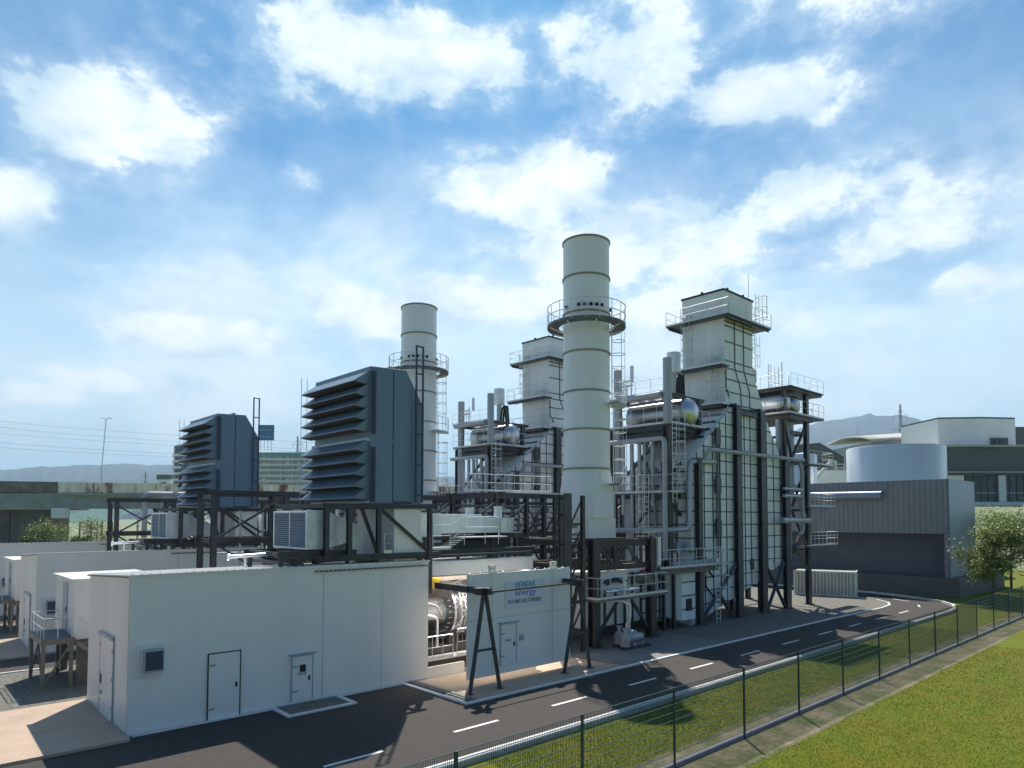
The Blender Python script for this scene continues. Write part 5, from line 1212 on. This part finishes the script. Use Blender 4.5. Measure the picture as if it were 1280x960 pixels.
b = MB(); b.add(vs, [(i,i+1,6+i+1,6+i) for i in range(5)], True); rf = b.build('roof', FARR, t); md = rf.modifiers.new('thickness','SOLIDIFY'); md.thickness = .4
b = MB(); q = [a0+F2*.4,a1+F2*.4,a1+F2*22,a0+F2*22]; b.add([(v.x,v.y,5) for v in q]+[(q[0].x,q[0].y,prof[0][1]-.3),(q[1].x,q[1].y,prof[0][1]+1.2),(q[2].x,q[2].y,prof[0][1]+1.2),(q[3].x,q[3].y,prof[0][1]-.3)], [(0,3,2,1),(4,5,6,7),(0,1,5,4),(1,2,6,5),(2,3,7,6),(3,0,4,7)]); b.build('wall', HALLW, t)
D4 = 130
t = thing('gabled_hall', 'grey gabled hall seen between the rear tower and the wide tank', 'hall', sp(1020,D4))
def gv(px, y, dd=0): p = sp(px,D4)+F2*dd; return (p.x,p.y,z_at(y,D4))
b = MB(); b.add([gv(985,556),gv(1026,552.5),gv(1056,570),gv(1056,584),gv(985,588),gv(985,556,18),gv(1026,552.5,18),gv(1056,570,18),gv(1056,584,18),gv(985,588,18)],[(0,1,2,3,4),(5,9,8,7,6),(0,5,6,1),(1,6,7,2),(2,7,8,3),(3,8,9,4)]); b.build('roof', FARG, t)
b = MB(); rbox(b, sp(1010,D4+.5), 20, 16, 4, z_at(585,D4)); b.build('wall', FARR, t)
D5 = 110
t = thing('white_annex', 'low white annex with a railing and a pale sloping conveyor behind the warehouse roof', 'building', sp(1045,D5))
b = MB(); rbox(b, sp(1040,D5), 9, 8, 3, z_at(587,D5)); b.build('wall', FARW, t); b = MB(); b.beam(sp(1018,D5-1,600), sp(1040,D5-1,576), .35, .5); b.beam(sp(1040,D5-1,576), sp(1046,D5-1,576), .3,.4); b.beam(sp(1046,D5-1,576), sp(1046,D5-1,588), .25); b.build('conveyor', FARB, t)
b = MB(); rail(b, [sp(1018,D5-1.5,588), sp(1056,D5-1.5,588)], 1.1, 1.5, .04); b.build('handrail', RAIL, t)

# mountains
def ridge(name, pts, d, thick):
    b = MB(); rng = random.Random(d); vs = []; n = 0; xs = []
    x = pts[0][0]
    while x <= pts[-1][0]:
        for (xa, ya), (xb, yb) in zip(pts, pts[1:]):
            if xa <= x <= xb: y = ya+(yb-ya)*(x-xa)/(xb-xa+1e-6); break
        y += math.sin(x*.11)*.7+math.sin(x*.31+1)*.5+rng.uniform(-.35,.35); xs.append((x,y)); x += 6
    rows = 7
    for x, y in xs:
        zt = z_at(y, d); 
        for k in range(rows):
            f_ = k/(rows-1); dd = d-thick*(1-f_); zz = -20+(zt+20)*(f_**.8)+(rng.uniform(-1,1)*zt*.03 if 0 < k < rows-1 else 0); p = F2*dd+R2*((x-640)/852.785*d*(dd/d)); vs.append((p.x,p.y,zz))
        p = F2*(d+thick*.8)+R2*((x-640)/852.785*d); vs.append((p.x,p.y,-20))
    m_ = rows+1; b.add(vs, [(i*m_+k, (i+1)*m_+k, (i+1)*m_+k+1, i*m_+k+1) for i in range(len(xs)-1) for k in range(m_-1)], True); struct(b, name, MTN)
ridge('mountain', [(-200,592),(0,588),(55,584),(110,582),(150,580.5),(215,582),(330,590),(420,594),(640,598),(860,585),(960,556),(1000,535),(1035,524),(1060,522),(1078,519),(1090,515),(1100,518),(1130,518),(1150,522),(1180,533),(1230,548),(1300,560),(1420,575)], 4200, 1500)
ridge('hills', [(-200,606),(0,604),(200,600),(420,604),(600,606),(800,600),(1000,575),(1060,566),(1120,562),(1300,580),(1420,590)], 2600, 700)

# ------------------------------------------------------------ trees and bushes
LEAF = mat('tree_leaf', (.15,.22,.03), .5, 0, .0, 1.4, col2=(.035,.075,.015)); LEAF2 = mat('yellow_green_leaf', (.30,.34,.05), .5, 0, .0, 1.2, col2=(.06,.11,.02)); BARK = mat('bark', (.16,.13,.10), .9, 0, .2, 4)
for lm_ in (LEAF, LEAF2):
    t_ = lm_.node_tree; bs = t_.nodes['Principled BSDF']; ou = t_.nodes['Material Output']; tr = t_.nodes.new('ShaderNodeBsdfTranslucent'); mx = t_.nodes.new('ShaderNodeMixShader'); mx.inputs[0].default_value = .35
    rp = [n for n in t_.nodes if n.type=='VALTORGB'][0]; t_.links.new(rp.outputs[0], tr.inputs[0]); t_.links.new(bs.outputs[0], mx.inputs[1]); t_.links.new(tr.outputs[0], mx.inputs[2]); t_.links.new(mx.outputs[0], ou.inputs[0])
def tree(name, label, x, y, h, cr, seed, nl=5200, trunk_h=.28, lsz=.16, cat='tree', leaf=LEAF, zb=0, tr=.11, squash=1.0):
    rng = random.Random(seed); t = thing(name, label, cat, (x,y,zb)); b = MB(); base = V3(x,y,zb); tips = []
    top = base+V3(rng.uniform(-.2,.2),rng.uniform(-.2,.2),h*.8)
    b.tube([base, base+(top-base)*.3+V3(.05,0,0), base+(top-base)*.65, top], 0, 8, rs=[tr,tr*.8,tr*.5,tr*.2])
    for i in range(26):
        k = rng.uniform(trunk_h,.92); p = base+(top-base)*k; a = rng.uniform(0,6.28); ln = cr*rng.uniform(.55,1.05)*(1-abs(k-.5)*.8)
        q = p+V3(math.cos(a)*ln,math.sin(a)*ln,ln*rng.uniform(.1,.6)*squash); mdl = (p+q)/2+V3(0,0,-.1*ln)
        b.tube([p,mdl,q],0,5,rs=[tr*.45,tr*.25,tr*.08]); tips += [mdl+(q-mdl)*s_ for s_ in (.3,.7,1.0)]
        for j in range(3):
            a2 = a+rng.uniform(-.9,.9); q2 = mdl+V3(math.cos(a2)*ln*.5,math.sin(a2)*ln*.5,ln*rng.uniform(.0,.5)); b.tube([mdl,q2],0,4,rs=[tr*.2,tr*.06]); tips.append(q2)
    b.build('trunk', BARK, t)
    for li, (m_, fr) in enumerate(((leaf,.6),(LEAF2,.4))):
        c = MB(); vs = []; fs = []
        for i in range(int(nl*fr)):
            tp = rng.choice(tips); o = V3(rng.gauss(0,1),rng.gauss(0,1),rng.gauss(0,.8))*cr*.17; p = tp+o; s_ = lsz*rng.uniform(.6,1.3)
            n_ = V3(rng.gauss(0,.6),rng.gauss(0,.6),1).normalized(); u = n_.orthogonal().normalized(); u = Matrix.Rotation(rng.uniform(0,6.28),3,n_) @ u; w = n_.cross(u)
            k = len(vs); vs += [p-u*s_*.5, p+w*s_*.28, p+u*s_*.5, p-w*s_*.28]; fs.append((k,k+1,k+2,k+3))
        c.add(vs, fs); c.build('crown' if li == 0 else 'light_foliage', m_, t, fixn=False)
    return t
tree('young_tree', 'young leafy tree with a thin pale trunk between the warehouse and the fence', 62.1, 13.5, 7.4, 2.3, 4, 10500, lsz=.19)
tree('young_tree', 'second young tree behind the first, cut by the right edge of the view', 75.5, 15.0, 8.2, 3.6, 9, 10000, lsz=.22)
for i, (px, d, h, w, lab) in enumerate(((64,118,6.2,3.8,'rounded green bush left of the pipe rack, its stems catching the sun'),(44,124,3.4,2.4,'smaller bush at the left foot of the rounded one'),(121,122,6.8,3.6,'taller green bush just left of the far pipe rack posts'),(103,126,3.6,2.0,'low bush between the two larger ones under the viaduct'))):
    p = sp(px,d); tree('bush', lab, p.x, p.y, h, w, 20+i, 5200, .05, .26, 'bush', tr=.10)
# weeds in front of the pier
b = MB(); rng = random.Random(8)
for i in range(2600):
    px = rng.uniform(-60,140); d = rng.uniform(112,128); p = sp(px,d); hh = rng.uniform(.3,1.1)*(1.6 if px < 50 else .7); a = rng.uniform(0,3.14); u = V3(math.cos(a),math.sin(a),0)*.16; l_ = V3(rng.uniform(-.3,.3),rng.uniform(-.3,.3),hh); b.add([p-u,p+u,p+l_],[(0,1,2)])
struct(b, 'tall_weeds', LEAF, 'stuff') if True else None

# lawn blades near the camera: real short grass over the turf
import numpy as np
def blades(name, m, x0, x1, y0, y1, n, seed, hmin, hmax, yfun=None):
    rg = np.random.default_rng(seed); x = rg.uniform(x0,x1,n*3); y = rg.uniform(y0,y1,n*3); dist = np.hypot(x, y); pr_ = np.clip((16/dist)**2, 0, 1); vis = (rg.uniform(0,1,n*3) < pr_)
    x, y, dist = x[vis][:n], y[vis][:n], dist[vis][:n]; k = len(x); a = rg.uniform(0,np.pi,k); w = .0035*np.clip(dist/10,1,5); h = rg.uniform(hmin,hmax,k)
    ux, uy = np.cos(a)*w, np.sin(a)*w; lx, ly = rg.normal(0,.02,k), rg.normal(0,.02,k)
    v = np.empty((k,3,3)); v[:,0] = np.stack([x-ux,y-uy,np.zeros(k)],1); v[:,1] = np.stack([x+ux,y+uy,np.zeros(k)],1); v[:,2] = np.stack([x+lx,y+ly,h],1)
    me = bpy.data.meshes.new(name); me.vertices.add(k*3); me.vertices.foreach_set('co', v.ravel()); me.loops.add(k*3); me.loops.foreach_set('vertex_index', np.arange(k*3)); me.polygons.add(k); me.polygons.foreach_set('loop_start', np.arange(0,k*3,3)); me.polygons.foreach_set('loop_total', np.full(k,3)); me.update(); me.validate()
    me.materials.append(m); o = bpy.data.objects.new(name, me); COL.objects.link(o); o['kind'] = 'stuff'; return o
blades('grass', GRASS, 5, 42, 4, 9.2, 130000, 1, .015, .04)
blades('grass_verge', GRASS, 12, 46, 11.0, 14.1, 60000, 2, .015, .04)

# ------------------------------------------------------------ air
HAZE = True
if HAZE:
    b = MB(); b.box(-6200,9200,-2200,9200,-25.0,690); hz_ = MB(); 
    m = bpy.data.materials.new('haze_air'); m.use_nodes = True; t = m.node_tree
    for n_ in list(t.nodes): t.nodes.remove(n_)
    ou = t.nodes.new('ShaderNodeOutputMaterial'); pv = t.nodes.new('ShaderNodeVolumePrincipled'); pv.inputs['Color'].default_value = (.52,.77,1,1); pv.inputs['Density'].default_value = .00017; pv.inputs['Anisotropy'].default_value = .2
    t.links.new(pv.outputs[0], ou.inputs['Volume'])
    o = b.build('haze', m); o['kind'] = 'stuff'
